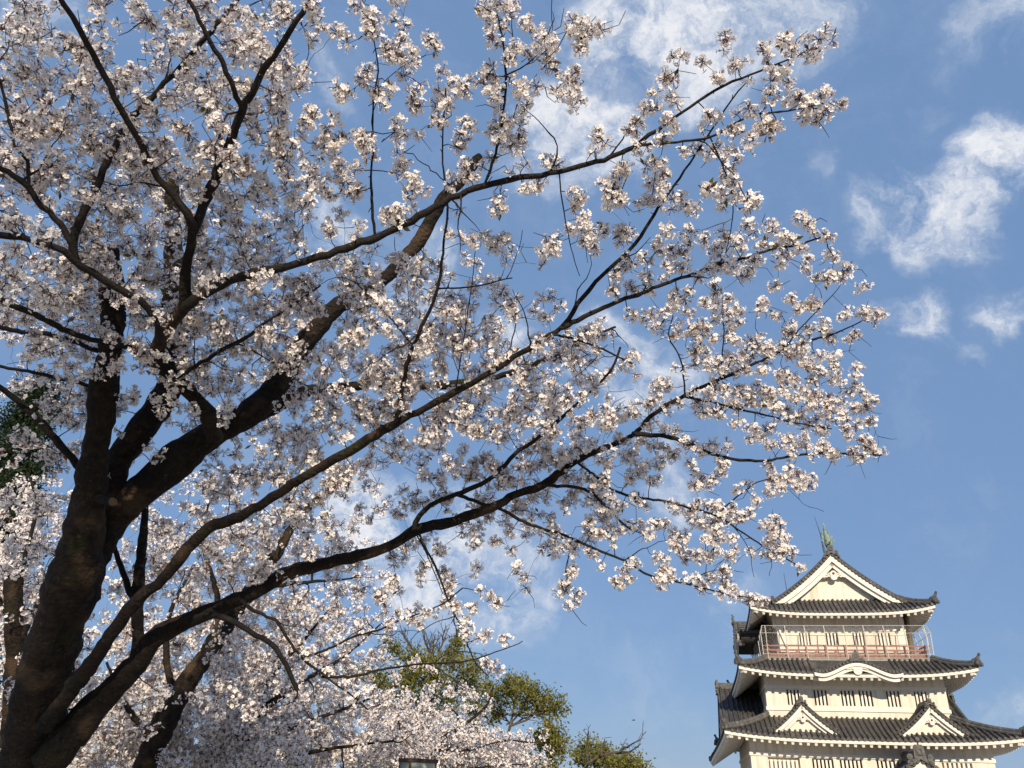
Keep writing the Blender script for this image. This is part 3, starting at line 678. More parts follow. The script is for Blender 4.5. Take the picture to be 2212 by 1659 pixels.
# ---- the big tree in front, traced limb by limb
g0 = at(60, 1655, 5.8)
T1 = Tree('large white blossoming cherry tree with dark leaning trunk, spreading over the left half', (float(g0[0]) - .22, float(g0[1]) + .05, 0.0), group='cherry trees in bloom')
T1.limb('T', [(66, 1655), (82, 1540), (108, 1414), (158, 1265), (176, 1180), (188, 1100), (201, 1010), (215, 923), (228, 824), (242, 700), (240, 600), (235, 538)], (5.8, 5.3), [(0, 150), (.1, 128), (.22, 112), (.36, 112), (.43, 98), (.5, 74), (.6, 62), (.85, 56), (1, 44)], 'trunk', ground=True, wob=.04, cut=True)
T1.limb('B', [(140, 1330), (185, 1225), (245, 1115), (330, 1040), (397, 983), (463, 933), (545, 890), (600, 830), (640, 760), (694, 699), (724, 666), (807, 620), (856, 576), (909, 515), (956, 430), (989, 397), (1038, 337)], (5.75, 6.6), [(0, 60), (.08, 86), (.2, 84), (.38, 70), (.52, 54), (.7, 36), (1, 22)])
T1.limb('C', [(200, 1170), (240, 1040), (262, 985), (310, 920), (360, 850), (378, 780), (376, 640), (374, 510), (372, 370)], (5.8, 6.3), [(0, 74), (.4, 62), (1, 32)])
T1.limb('D', [(100, 1650), (149, 1592), (223, 1507), (297, 1432), (335, 1377), (409, 1339), (548, 1280), (613, 1242), (694, 1219), (774, 1200), (839, 1181), (897, 1145), (968, 1129), (1061, 1097), (1113, 1068), (1171, 1048), (1253, 990), (1319, 963), (1368, 938), (1415, 891), (1480, 854), (1549, 822), (1632, 785), (1725, 743), (1804, 720), (1864, 692)],
        (5.65, 6.4), [(0, 82), (.08, 66), (.18, 46), (.26, 35), (.4, 26), (.55, 21), (.7, 13), (1, 3)])
T1.limb('E', [(96, 1570), (170, 1470), (223, 1395), (297, 1295), (353, 1250), (439, 1150), (548, 1101), (658, 1029), (741, 983), (856, 914), (972, 854), (1038, 818), (1154, 745), (1213, 705), (1260, 643), (1286, 609), (1371, 527), (1422, 449), (1467, 385), (1511, 320), (1536, 283), (1580, 215), (1625, 166)], (5.55, 4.7), [(0, 40), (.1, 34), (.28, 27), (.5, 20), (.65, 14), (.8, 9), (1, 3)])
T1.limb('N', [(466, 945), (455, 925), (453, 903), (427, 867), (380, 818), (341, 785), (344, 742), (357, 709), (393, 669), (400, 609), (410, 543), (418, 492)], (5.75, 4.6), [(0, 46), (.3, 36), (1, 25)])
T1.limb('N1', [(418, 496), (403, 463), (331, 364), (298, 298), (258, 231), (215, 142), (172, 66), (120, -20)], (4.6, 3.9), [(0, 21), (1, 14)])
T1.limb('N2', [(416, 500), (463, 390), (496, 314), (516, 258), (526, 225)], (4.6, 4.3), [(0, 25), (1, 21)])
T1.limb('N2a', [(524, 236), (509, 195), (483, 139), (446, 76), (400, -15)], (4.3, 4.0), [(0, 15), (1, 11)])
T1.limb('N2b', [(522, 236), (562, 165), (605, 99), (680, -15)], (4.3, 4.0), [(0, 19), (1, 13)])
T1.limb('N3', [(346, 740), (347, 718), (317, 666), (264, 629), (212, 600), (159, 560), (109, 530), (0, 507), (-60, 495)], (4.8, 4.2), [(0, 20), (1, 16)])
T1.limb('N4', [(400, 668), (413, 652), (479, 613), (529, 596), (628, 573), (713, 547), (813, 512), (889, 476), (972, 430), (1048, 400), (1187, 374), (1319, 341), (1370, 316), (1438, 267), (1491, 231), (1560, 186), (1620, 162), (1661, 146), (1730, 117)], (4.8, 4.5), [(0, 25), (.25, 20), (.5, 16), (.7, 11), (1, 3)])
for k, pts, d, w in [
 ('N4b', [(1345, 332), (1370, 318), (1459, 304), (1532, 291), (1600, 259), (1673, 239), (1722, 233), (1795, 227)], (4.58, 4.4), (8, 3)),
 ('E2', [(1208, 709), (1263, 682), (1352, 643), (1414, 619), (1499, 587), (1600, 555), (1661, 538), (1722, 530), (1795, 510)], (5.02, 5.1), (13, 4)),
 ('E3', [(1186, 724), (1204, 725), (1286, 748), (1371, 788)], (5.03, 5.1), (7, 4)),
 ('E4', [(850, 918), (856, 907), (870, 824), (889, 758), (909, 709), (942, 626), (956, 560), (962, 494), (969, 446), (959, 331), (966, 231), (969, 190)], (5.15, 4.6), (12, 3)),
 ('E4a', [(893, 748), (856, 692), (823, 656), (774, 606)], (5.0, 4.9), (5, 3)), ('E4b', [(944, 624), (1038, 620), (1101, 606)], (4.95, 4.9), (5, 3)),
 ('E5', [(985, 848), (985, 824), (992, 725), (1005, 649), (1022, 543)], (5.1, 4.9), (4, 2)),
 ('M1', [(810, 513), (807, 331), (800, 248), (800, 198), (810, 149), (800, 83)], (4.72, 4.4), (8, 3)),
 ('M2', [(1046, 402), (1071, 314), (1084, 231), (1088, 159), (1078, 66), (1058, -10)], (4.66, 4.3), (8, 4)),
 ('M2a', [(1088, 165), (1137, 139), (1177, 106), (1213, 73)], (4.45, 4.4), (4, 2)), ('M3', [(1207, 370), (1213, 446), (1237, 549), (1250, 600)], (4.62, 4.8), (4, 2)),
 ('M4', [(1532, 291), (1560, 372), (1572, 409), (1576, 474), (1556, 567)], (4.5, 4.7), (4, 2)),
 ('L1', [(165, 560), (142, 496), (99, 446), (66, 407), (33, 380), (-40, 345)], (4.45, 4.2), (17, 13)),
 ('L2', [(160, 562), (162, 503), (185, 456), (215, 390), (238, 337), (251, 314), (274, 270), (330, 210), (403, 129), (480, 40), (520, -10)], (4.45, 4.6), (20, 10)),
 ('L3', [(62, 406), (60, 350), (33, 324), (23, 281), (0, 198), (-15, 150)], (4.3, 4.2), (9, 7)),
 ('L4', [(335, 792), (284, 752), (212, 735), (149, 715), (83, 685), (0, 646), (-60, 615)], (5.1, 4.5), (13, 15)),
 ('L5', [(228, 764), (150, 735), (83, 722), (0, 705), (-50, 698)], (5.5, 5.3), (13, 12)), ('L6', [(215, 840), (99, 811), (0, 791), (-50, 780)], (5.5, 5.2), (10, 8)),
 ('L7', [(190, 1030), (132, 963), (66, 890), (0, 838), (-50, 800)], (5.72, 5.4), (19, 14)),
 ('B2', [(545, 900), (605, 874), (661, 847), (713, 841), (823, 828), (890, 834), (1000, 828), (1121, 801), (1174, 778), (1230, 752), (1330, 705)], (6.15, 6.8), (34, 5)),
 ('B3', [(375, 820), (397, 808), (463, 768), (529, 732), (579, 692), (694, 616)], (5.1, 5.0), (12, 5)),
 ('D2', [(1366, 936), (1447, 951), (1540, 979), (1642, 995), (1725, 986), (1800, 982), (1901, 982)], (6.1, 6.3), (11, 3)),
 ('D3', [(1476, 856), (1549, 868), (1632, 891), (1702, 914), (1795, 924)], (6.2, 6.3), (7, 3)), ('D4', [(1480, 854), (1470, 780), (1447, 734), (1456, 683)], (6.2, 6.1), (5, 3)),
 ('D5', [(1556, 818), (1558, 762), (1556, 674)], (6.25, 6.1), (4, 2)),
 ('D6', [(893, 1147), (906, 1113), (942, 1084), (984, 1068), (1055, 1036), (1121, 973), (1147, 957), (1187, 924), (1237, 881), (1270, 851), (1319, 801), (1340, 750)], (5.95, 6.0), (14, 5)),
 ('D7', [(985, 1068), (1071, 1097), (1129, 1129), (1194, 1152), (1262, 1174), (1341, 1206), (1401, 1239), (1447, 1250), (1494, 1262), (1558, 1276), (1614, 1290)], (5.95, 6.0), (9, 3)),
 ('D8', [(1171, 1048), (1262, 1053), (1308, 1090), (1355, 1132), (1387, 1151)], (6.05, 6.1), (9, 5)),
 ('D9', [(1245, 998), (1300, 1040), (1355, 1072), (1466, 1090), (1549, 1109), (1595, 1146), (1642, 1183), (1725, 1220)], (6.08, 6.2), (7, 3)),
 ('D10', [(1549, 1109), (1605, 1067), (1651, 1040), (1720, 1030)], (6.15, 6.2), (4, 2)), ('D11', [(1690, 759), (1720, 725), (1750, 690), (1813, 618)], (6.3, 6.2), (4, 2)),
 ('H1', [(903, 1143), (913, 1171), (942, 1223), (958, 1268), (971, 1310), (990, 1345), (1006, 1390), (1026, 1435), (1055, 1464)], (5.95, 5.7), (6, 3)),
 ('H2', [(896, 1146), (919, 1194), (935, 1235), (955, 1284)], (5.95, 5.9), (4, 2)), ('H3', [(1210, 1157), (1228, 1190), (1222, 1230), (1230, 1265)], (5.97, 5.9), (4, 2)),
 ('K1', [(425, 1335), (446, 1328), (502, 1343), (549, 1371), (581, 1387), (607, 1419), (626, 1455), (645, 1493)], (5.72, 5.5), (17, 10)),
 ('K2', [(520, 1296), (549, 1319), (597, 1339), (629, 1380), (652, 1416), (678, 1448), (742, 1493), (794, 1535)], (5.75, 5.6), (10, 4)),
 ('K3', [(652, 1420), (710, 1400), (774, 1371), (855, 1345), (942, 1310), (1000, 1270)], (5.68, 5.7), (6, 3)),
 ('K4', [(695, 1462), (774, 1461), (823, 1451), (897, 1438), (1000, 1429), (1060, 1410), (1130, 1377)], (5.65, 5.7), (8, 2)),
 ('V1', [(290, 1450), (297, 1380), (297, 1300), (303, 1220), (310, 1150), (315, 1080), (330, 1000)], (5.7, 6.5), (34, 14)), ('V2', [(296, 1310), (285, 1290), (256, 1210), (235, 1150)], (5.9, 6.2), (16, 10))]:
    T1.limb(k, pts, d, [(0, w[0]), (1, w[1])])
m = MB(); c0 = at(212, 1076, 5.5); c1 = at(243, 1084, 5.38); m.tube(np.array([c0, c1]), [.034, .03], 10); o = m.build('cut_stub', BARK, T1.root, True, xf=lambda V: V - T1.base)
m = MB(); m.tube(np.array([c1, c1 + (c1 - c0) * .06]), .029, 10); m.build('cut_end', CUT, o, xf=lambda V: V - T1.base)

# clumps of blossom read off one by one where they stand apart: x, y, radius in three sheets of their own scale
CL3 = "375,300,55 345,420,45 285,420,50 255,490,45 190,560,45 330,540,60 240,570,40 140,680,55 95,700,30 300,650,55 345,690,45 280,740,45 610,200,55 600,260,35 500,330,40 590,410,55 660,350,40 710,335,35 830,260,55 840,320,45 950,220,60 960,280,50 1060,290,50 1120,200,45 1155,165,30 1185,215,25 1110,290,40 950,360,45 870,410,50 960,440,40 860,490,45 885,520,35 530,600,60 560,640,40 755,590,50 840,540,35 1010,510,55 960,550,45 1080,510,45 1150,500,60 1235,560,45 1080,590,50 1150,590,55 1050,630,45 1110,640,40 850,660,55 890,670,40 780,690,55 690,700,50 840,720,45 760,750,50 740,790,30 660,690,40 390,800,50 470,800,40 640,810,50 670,860,40 640,930,55 670,960,45 530,1010,45 590,1020,50 660,1040,50 600,1090,40 740,1060,45 770,1080,40 730,1110,40 250,860,60 290,880,45 200,880,40 270,920,45 70,900,50 40,940,45 20,1000,40 60,1060,45 230,980,60 300,1010,55 190,1060,55 150,1100,45 260,1080,50 330,1070,35 60,1240,50 110,1250,45 300,1230,50 400,1100,50 460,1110,45 380,1060,40 1010,1170,45 1050,1200,45 1150,1260,45 1090,1250,40 760,1220,60 870,1220,60 930,1280,55 980,1290,50 860,1300,55 1060,1380,40 940,1360,50 900,1420,40 1040,1440,40 1020,1330,40 1170,1360,45 1200,1380,30 1250,1440,45 1190,1460,50 1120,1480,50 1150,1500,40 1240,1490,35 1330,1540,35 1370,1520,30 700,1300,60 620,1290,60 560,1340,60 480,1280,60 420,1240,60 400,1340,60 330,1330,60 250,1310,60 180,1370,60 100,1400,60 50,1460,60 300,1450,65 200,1480,60 380,1420,60 550,1450,55 650,1440,55 740,1440,50 780,1390,45 720,1480,45 560,1500,40 480,1480,45 120,1550,60 220,1560,50 30,1560,60 350,1580,55 420,1570,40 880,1530,32 965,1595,38 570,1560,35 640,1590,40 580,1610,35 510,1615,30 1080,1610,40 820,1615,30"
CL6 = "410,240,40 470,210,30 300,290,50 220,290,45 380,280,45 480,270,35 340,330,40 560,240,35 610,290,40 660,280,50 700,260,45 540,320,45 690,320,45 730,280,35 810,250,45 840,240,35 895,285,35 960,210,32 1000,260,40 1050,240,45 1080,250,30 970,330,30 940,380,45 1120,320,40 1060,370,40 1125,370,40 1150,400,35 1210,280,45 1300,280,45 1350,290,50 1390,280,30 1245,390,40 1270,370,25 440,380,40 500,370,50 530,370,50 570,350,40 600,390,40 680,390,45 710,410,40 800,400,55 850,430,50 780,450,50 870,460,45 930,440,50 1000,440,45 960,470,45 1040,500,50 1100,460,40 1160,480,40 1180,470,25 1020,520,40 1090,550,40 1170,570,45 1195,590,30 1160,540,30 1270,540,35 1260,570,25 560,450,40 510,460,40 520,510,50 580,520,50 640,500,45 680,470,50 730,490,50 700,540,50 760,520,40 840,540,45 900,560,45 950,580,50 1000,600,45 1060,590,40 1040,650,45 1090,660,45 1140,680,45 1190,690,40 1240,640,40 1270,610,30 1310,660,40 1340,690,40 1300,710,45 1250,730,45 1210,750,50 1335,780,35 1270,800,35 1220,830,40 1110,820,45 1150,760,45 1110,730,45 1060,700,40 980,680,45 930,640,45 880,700,40 900,730,40 960,740,45 1010,760,40 1060,780,40 860,660,50 810,640,50 760,660,50 720,640,45 780,700,45 830,700,40 700,690,40 660,650,45 620,630,45 580,660,50 540,690,45 640,720,45 600,740,45 560,740,30 710,790,35 790,810,45 850,820,40 780,870,35 830,850,30 880,810,25 350,640,50 300,700,55 240,720,60 190,740,50 130,780,55 90,800,45 380,720,45 440,700,40 400,610,40 350,600,40 430,840,40 380,820,40 460,870,40 310,800,45 270,870,50 200,900,60 220,950,55 170,860,50 330,890,45 380,920,45 420,930,40 510,900,40 590,890,40 560,930,40 640,950,40 660,890,35 500,980,40 530,1030,45 570,1070,45 510,1080,40 600,1060,40 630,1010,40 650,990,30 350,970,50 300,980,45 240,1010,50 230,1060,45 320,1050,45 340,1050,30 880,900,35 920,880,40 960,870,35 1030,860,40 1000,900,40 960,940,40 1050,930,45 1110,900,45 1150,930,45 1180,930,35 1260,930,45 1300,870,45 1330,900,45 1370,930,40 1290,940,40 870,990,35 880,1040,45 930,1050,45 900,1090,45 870,1110,35 960,1010,45 1000,1030,40 1070,1040,35 1040,1080,45 1000,1080,40 710,1100,32 795,1145,35 770,1210,30 440,1180,40 410,1170,30 520,1170,40 580,1180,45 490,1210,40 620,1180,30 680,1190,35 700,1220,45 740,1240,40 660,1240,40 610,1240,45 570,1270,50 520,1250,50 640,1290,45 680,1330,40 620,1330,40 580,1340,35 690,1390,40 670,1410,30 780,1390,30 600,1390,45 570,1410,40 520,1400,50 470,1400,50 420,1370,45 430,1310,45 380,1270,45 340,1260,45 470,1330,45 870,1250,45 840,1260,35 900,1290,45 920,1320,40 880,1340,45 940,1370,40 860,1360,40 970,1390,35 850,1400,40 900,1410,35 1000,1460,30 350,1420,45 380,1470,45 400,1500,35 370,1530,45 340,1520,40 240,1440,45 200,1500,35 150,1530,35 170,1540,30 520,1520,40 580,1520,45 640,1490,45 660,1530,45 550,1560,35 640,1580,30 700,1580,35 790,1610,45 820,1610,40 770,1610,30 60,1300,45 90,1290,40 150,1290,45 210,1280,45 130,1350,40 30,1250,45 100,1200,45 60,1100,50 120,1130,45 160,1160,40 30,1050,45 100,1060,45 240,1140,40 280,1170,40 20,1400,30 290,1310,45 -60,1500,45 -90,1560,40 -40,1600,45 -70,1630,30 -110,1580,30"
CL8 = "1160,550,50 1270,600,50 1300,800,70 1340,850,60 1450,830,60 1410,950,60 1430,1000,60 1540,1030,60 1680,1050,40 1590,1240,70 1640,1250,40 1520,730,35 1230,450,50 940,640,60 920,680,40 1010,440,40 1500,420,45 1620,390,50 1720,340,40 1570,240,40 1450,350,45 1730,440,45 1760,550,40"
CL2 = "60,60,70 100,150,60 40,280,60 330,40,60 420,60,80 450,120,80 230,210,70 280,260,60 400,200,70 430,170,60 470,210,50 540,320,90 600,380,100 680,420,80 620,280,60 700,330,50 640,490,60 600,150,30 655,160,30 640,210,40 820,290,60 860,320,50 830,260,40 590,10,50 660,10,40 380,510,85 430,470,60 250,600,90 230,640,60 480,630,80 560,570,60 520,680,50 700,640,80 740,560,60 760,700,60 900,450,60 960,510,60 1040,560,70 1060,600,50 1000,600,50 890,620,60 860,720,70 880,790,70 930,700,50 740,880,50 1050,800,70 1010,870,50 1040,920,50 1000,960,45 1090,830,50 50,720,80 20,780,60 190,790,60 160,830,60 180,940,100 250,930,70 110,960,70 190,1030,50 370,900,70 400,960,80 430,1030,60 360,860,50 600,800,50 640,880,60 620,950,50 590,860,40 620,1000,30 640,1080,60 600,1130,40 650,1110,45 60,1110,80 100,1150,70 230,1100,70 250,1160,60 340,1120,60 30,1220,70 130,1220,60 30,1310,60 160,1280,50 300,1230,80 350,1250,60 270,1200,50 720,1190,80 700,1240,60 760,1250,50 690,1300,35 1060,1110,75 1090,1170,60 1040,1150,50 560,1390,80 600,1420,70 530,1430,60 640,1400,50 620,1480,60 700,1370,30 230,1390,50 150,1480,60 170,1510,50 340,1480,50 330,1560,40 30,1430,50 1150,40,60 1190,80,50 1260,20,60 1330,70,60 1370,50,45 1340,110,40 1220,170,60 1290,180,50 1230,250,50 1260,300,40 1470,150,65 1470,200,45 1580,190,40 1570,250,50 1600,280,50 1780,160,85 1830,180,90 1920,200,60 1960,190,40 1790,240,80 1800,310,60 1730,220,60 1370,340,70 1420,330,60 1350,400,60 1470,370,50 1580,360,60 1600,420,60 1620,440,50 1520,300,40 1190,470,60 1220,430,40 1160,530,60 1200,590,60 1240,620,60 1260,560,40 1270,720,50 1720,500,60 1760,480,50 1770,540,50 1640,590,60 1700,600,50 1760,640,70 1790,640,50 1750,690,40 1420,580,50 1440,610,45 1520,560,45 1380,560,30 1430,720,55 1420,770,50 1440,690,40 1310,800,50 1320,840,45 1220,880,60 1200,860,50 1270,890,45 1390,910,70 1380,980,60 1350,940,50 1420,940,40 1560,1060,40 1600,1070,50 1660,1060,45 1430,1100,35 1350,1130,40 1480,1220,70 1440,1240,50 1520,1210,45 1250,1340,60 1290,1360,45 1270,1270,35 1240,1380,40 1930,880,50 1960,920,55 1900,900,40 1890,990,30 2140,850,50 2130,830,40 2100,1090,55 2060,1130,55 1950,1190,50 1970,1240,70 2050,1260,55 2000,1310,65 1980,1350,50 2060,1320,50 1760,1260,45 1800,1320,60 1770,1350,45 1790,1440,80 1830,1490,70 1760,1500,60 1860,1530,60 1940,1510,60 1820,1570,60 1900,1580,50 1900,1640,40 1180,1550,75 1250,1570,80 1290,1560,60 1100,1580,45 1220,1620,60 1080,1550,30 1590,1600,60 1630,1640,60 1560,1640,50 2080,1560,60 2040,1510,55 2110,1500,50 1650,1560,40"
for k_, lb in list(T1.limbs.items()):                    # crooked side shoots that criss-cross the crown
    for j in range(4, len(lb['C']) - 1):
        r_ = lb['r'][j]
        if r_ < .026 and rng.random() < (.05 if r_ > .008 else .085):
            tg_ = lb['C'][j + 1] - lb['C'][j]; tg_ /= np.linalg.norm(tg_); p_ = lb['C'][j].copy(); dv = tg_ * .75 + rng.normal(size=3) * .6 + np.array([0, 0, .15]); dv /= np.linalg.norm(dv)
            n_ = int(rng.integers(5, 12)) if r_ > .004 else int(rng.integers(3, 6)); run = [p_]
            for _ in range(n_):
                dv = dv + rng.normal(size=3) * .24; dv /= np.linalg.norm(dv); p_ = p_ + dv * .055; run.append(p_)
            run = np.array(run); rr = np.linspace(min(r_ * .6, .0062), .0019, len(run)) * (1 + .12 * rng.normal(size=len(run)))
            lb['tw'].tube(run, rr, 5, cap=False)
            for a_, b_ in zip(run[1:], rr[1:]): T1.nodes.append(a_); T1.nid.append(k_); T1.nr.append(b_)
targets = []
for k_, lb in T1.limbs.items():                         # sleeves of blossom along the thinner wood
    for p_, r_ in zip(lb['C'], lb['r']):
        if r_ < .011 and rng.random() < .17 and k_ not in ('H1', 'H2', 'M1', 'E5', 'E4b', 'K4', 'M3'):
            q = rng.normal(size=3); q /= np.linalg.norm(q); targets += [p_ + q * rng.uniform(.03, .10) + rng.normal(size=3) * .035 for _ in range(2)]
for txt, ox, oy, k in ((CL3, 1317, 0, .40476), (CL6, 1262, 548.6, .4631), (CL2, 658, 0, .33066), (CL8, 548.6, 1042, .3224)):
    for e in txt.split():
        x, y, r = map(float, e.split(',')); u, v, rp = ox + x * k, oy + y * k, r * k
        d = T1.depth_at(u, v, 60); rho = rp * d / FP
        for _ in range(max(1, int(round((rho / .043) ** 2 * 1.2 + .5)))):
            q = rng.normal(size=3); q = q / np.linalg.norm(q) * rng.random() ** .4 * max(.012, rho - .028)
            targets.append(at(u, v, d) + q)
def fill(tree, rows, v0, du, tr, um, k=1.0, dsd=.35, u0=0, spread=110, depth=None, dv=79):
    """scatter clusters so that each patch of the crown is as full as its digit says"""
    for j, row in enumerate(rows):
        for i, ch in enumerate(row):
            c = int(ch)
            if not c: continue
            cov = min(.93, c / 9 * .93); d_ = depth or 5.0
            a = pi * (um * FP / d_) ** 2 * .36; n = rng.poisson(-math.log(1 - cov) * du * dv / a * k)
            while n > 0:                                # clumps with gaps between them, mostly behind the wood that carries them
                k_ = min(n, int(rng.integers(2, 7))); n -= k_
                u = u0 + (i + rng.random()) * du; v = v0 + (j + rng.random()) * dv
                d = tree.depth_at(u, v, spread) + rng.normal() * dsd * .45 + dsd * .8
                c_ = at(u, v, d)
                for _ in range(k_): tr.append(c_ + rng.normal(size=3) * um * .78)
fill(T1, ["73466666", "74666676", "46676766", "77776776", "78788777", "56788866", "75777887"], 0, 82.2, targets, .05, .86)
fill(T1, ["7887788767754220", "7888788878776650", "6786888788887778", "4774677788888887", "3564556788888888", "5632436777578888", "4522246664367777", "3311466643334565",
          "5313666653222100", "3211234433332000", "2111223342100000", "2111122341100000", "1111112221111000"], 553, 82.2, targets, .05)
T1.grow(targets, leaf=.16)
T1.finish()
# ------------------------------------------------------------------ cherry trees further back
def back_tree(label, limbs, depth, rows, v0, u0, k=1.45, dsd=.7, fr=.022, um=.062, du=82.2, dv=79):
    b = at(*limbs[0][0][0], depth); b = np.array([b[0] - .22, b[1] + .05, 0.])
    t = Tree(label, tuple(float(x) for x in b), group='cherry trees in bloom', full=False)
    for i, (pts, d, w) in enumerate(limbs):
        t.limb(str(i), pts, d, [(0, w[0]), (1, w[1])], 'trunk' if i == 0 else 'branch', ground=(i == 0))
    tg = []; fill(t, rows, v0, du, tg, um, k, dsd, u0, 150, depth, dv); t.grow(tg, um, (8, 12), fr, bare=.2, tw_r=.009, leaf=.05); t.finish(); return t
back_tree('cherry tree with lopped upright trunk behind the leftmost trunk edge', [([(14, 1690), (24, 1560), (32, 1400), (28, 1250)], (9, 9.2), (46, 38)), ([(30, 1420), (80, 1310), (150, 1230), (215, 1170), (260, 1100)], (9.1, 9.6), (16, 5)), ([(28, 1300), (60, 1180), (80, 1090), (60, 1020)], (9.2, 9.6), (14, 4)), ([(26, 1480), (100, 1430), (190, 1400)], (9.1, 9.4), (12, 4)), ([(30, 1560), (110, 1530), (200, 1540)], (9., 9.3), (12, 4)), ([(29, 1350), (-20, 1260), (-60, 1180)], (9.2, 9.4), (14, 6))],
          9.2, ["433", "652", "762", "762", "752", "754", "867", "889"], 1027, 0)
back_tree('cherry tree whose mossy limb slants up right behind the fork of the big tree', [([(300, 1690), (345, 1580), (400, 1480), (446, 1414), (483, 1358), (530, 1290), (595, 1200), (632, 1135), (672, 1090), (723, 1055)], (9, 9.8), (60, 14)), ([(380, 1515), (360, 1420), (370, 1320), (420, 1220)], (9.1, 9.6), (20, 6)), ([(470, 1380), (470, 1290), (440, 1180), (450, 1090)], (9.3, 9.8), (18, 5)), ([(330, 1600), (270, 1520), (230, 1430)], (9.1, 9.3), (20, 6)), ([(540, 1275), (640, 1260), (760, 1250)], (9.5, 9.8), (14, 4))],
          9.5, ["3344300", "4555432", "5556522", "5565331", "6676310", "7777300", "8888500", "9998600"], 1027, 246)
back_tree('dense cherry tree filling the bottom edge between the lantern and the big tree', [([(395, 1700), (450, 1640), (483, 1618), (549, 1548), (640, 1480)], (10.5, 11), (36, 14)), ([(500, 1600), (600, 1580), (720, 1540), (820, 1500)], (10.6, 11.5), (18, 5)), ([(549, 1548), (580, 1470), (640, 1400), (700, 1330)], (10.8, 11.4), (16, 5)), ([(450, 1645), (560, 1650), (700, 1620), (850, 1600)], (10.5, 11), (16, 5)), ([(640, 1480), (740, 1420), (820, 1350)], (11, 11.5), (12, 4))],
          11, ["5554100", "6664200", "7775310", "8887641", "9998873"], 1264, 460, 1.6, .9)
back_tree('sunlit cherry tree crown in front of the olive green evergreens', [([(880, 1720), (905, 1650), (950, 1600), (1010, 1560), (1050, 1525), (1067, 1480)], (16, 16.5), (16, 3)), ([(905, 1650), (870, 1600), (860, 1545)], (16, 16.4), (7, 3)), ([(930, 1620), (1010, 1620), (1090, 1600), (1150, 1605)], (16, 16.6), (7, 3)), ([(890, 1690), (960, 1670), (1060, 1655), (1150, 1650)], (16, 16.4), (7, 3)), ([(890, 1690), (820, 1640), (770, 1590)], (16, 16), (7, 3)), ([(980, 1580), (990, 1550), (975, 1530)], (16, 16), (8, 3))],
          16.3, ["0000320000", "0030023000", "2688763100", "7999998862", "9999999984"], 1460, 740, 2.1, .7, .024, .075, 45, 40)

# ------------------------------------------------------------------ a tall cherry behind the viewer: its crown shades the big trunk
t = Tree('tall cherry tree behind the viewpoint that dapples the big trunk with shade', (-2.9, -9.8, 0.0), group='cherry trees in bloom', full=False)
def wlimb(key, P, w0, w1, name):
    P = np.array(P, float); n = len(P); Q = spline(np.column_stack([P, np.linspace(w0, w1, n)]), .2); m = MB(); m.tube(Q[:, :3], Q[:, 3], 10, wob=.05)
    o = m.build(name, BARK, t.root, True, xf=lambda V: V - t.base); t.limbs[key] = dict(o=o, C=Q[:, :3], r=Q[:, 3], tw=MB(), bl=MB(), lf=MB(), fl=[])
    for p_, r_ in zip(Q[:, :3], Q[:, 3]): t.nodes.append(p_); t.nid.append(key); t.nr.append(r_)
wlimb('0', [(-2.9, -9.8, -.1), (-2.7, -9.8, 3), (-2.4, -9.7, 6), (-2.2, -9.5, 8.5), (-2.2, -9.4, 11)], .28, .06, 'trunk')
for i in range(14):
    a = i * 2.4; z = 6.2 + i * .3; wlimb(str(i + 1), [(-2.35, -9.6, z), (-2.3 + cos(a) * 1.2, -9.5 + sin(a) * 1.2, z + .7), (-2.3 + cos(a) * 2.5, -9.5 + sin(a) * 2.5, z + 1.3)], .07, .015, 'branch')
tg = []
for _ in range(85):
    q = rng.normal(size=3); q = q / np.linalg.norm(q) * rng.random() ** .4 * np.array([2.4, 2.2, 2.5]); c_ = np.array([-2.3, -9.5, 9.4]) + q
    for _ in range(18): tg.append(c_ + rng.normal(size=3) * .24)
t.grow(tg, .075, (7, 10), .024, tw_r=.005, leaf=.0); t.finish(False)
# ------------------------------------------------------------------ evergreens, bare trees, conifer
LEAFO = mat('olive evergreen leaf', (.12, .13, .024), (.24, .225, .045), .9, .5, transl=.35, extra=[(6, .55, .7, (.27, .215, .065))])
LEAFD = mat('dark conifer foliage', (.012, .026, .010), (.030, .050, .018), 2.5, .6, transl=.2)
BARKG = mat('grey brown bark', (.05, .042, .034), (.12, .10, .08), 6, .9, .5)
def leaf_cloud(m, C, rad, n, size, flat=.75, bunch=9, jit=.35):
    """n leaf sprays through an uneven ball of radius rad: small bunches of leaves facing all ways"""
    q = rng.normal(size=(n, 3)); q /= np.linalg.norm(q, axis=1, keepdims=True)
    r = rng.random(n) ** .45 * (1 + .18 * np.sin(q[:, 0] * 5 + C[0]) + .15 * np.sin(q[:, 2] * 7 + C[2]))
    P = C + q * (r * rad)[:, None] * np.array([1, 1, flat])
    A = np.repeat(P, bunch, 0) + rng.normal(size=(n * bunch, 3)) * size * 1.5
    d = rng.normal(size=A.shape) + np.repeat(q, bunch, 0) * .6; d /= np.linalg.norm(d, axis=1, keepdims=True)
    s = np.cross(d, rng.normal(size=A.shape)); s /= np.linalg.norm(s, axis=1, keepdims=True)
    l = size * rng.uniform(.6, 1.3, len(A))[:, None]; up = np.cross(s, d)
    V = np.stack([A, A + d * l * .5 + s * l * .28 + up * l * .05, A + d * l, A + d * l * .5 - s * l * .28 + up * l * .05], 1).reshape(-1, 3)
    m.add(V, np.arange(len(A) * 4).reshape(-1, 4))
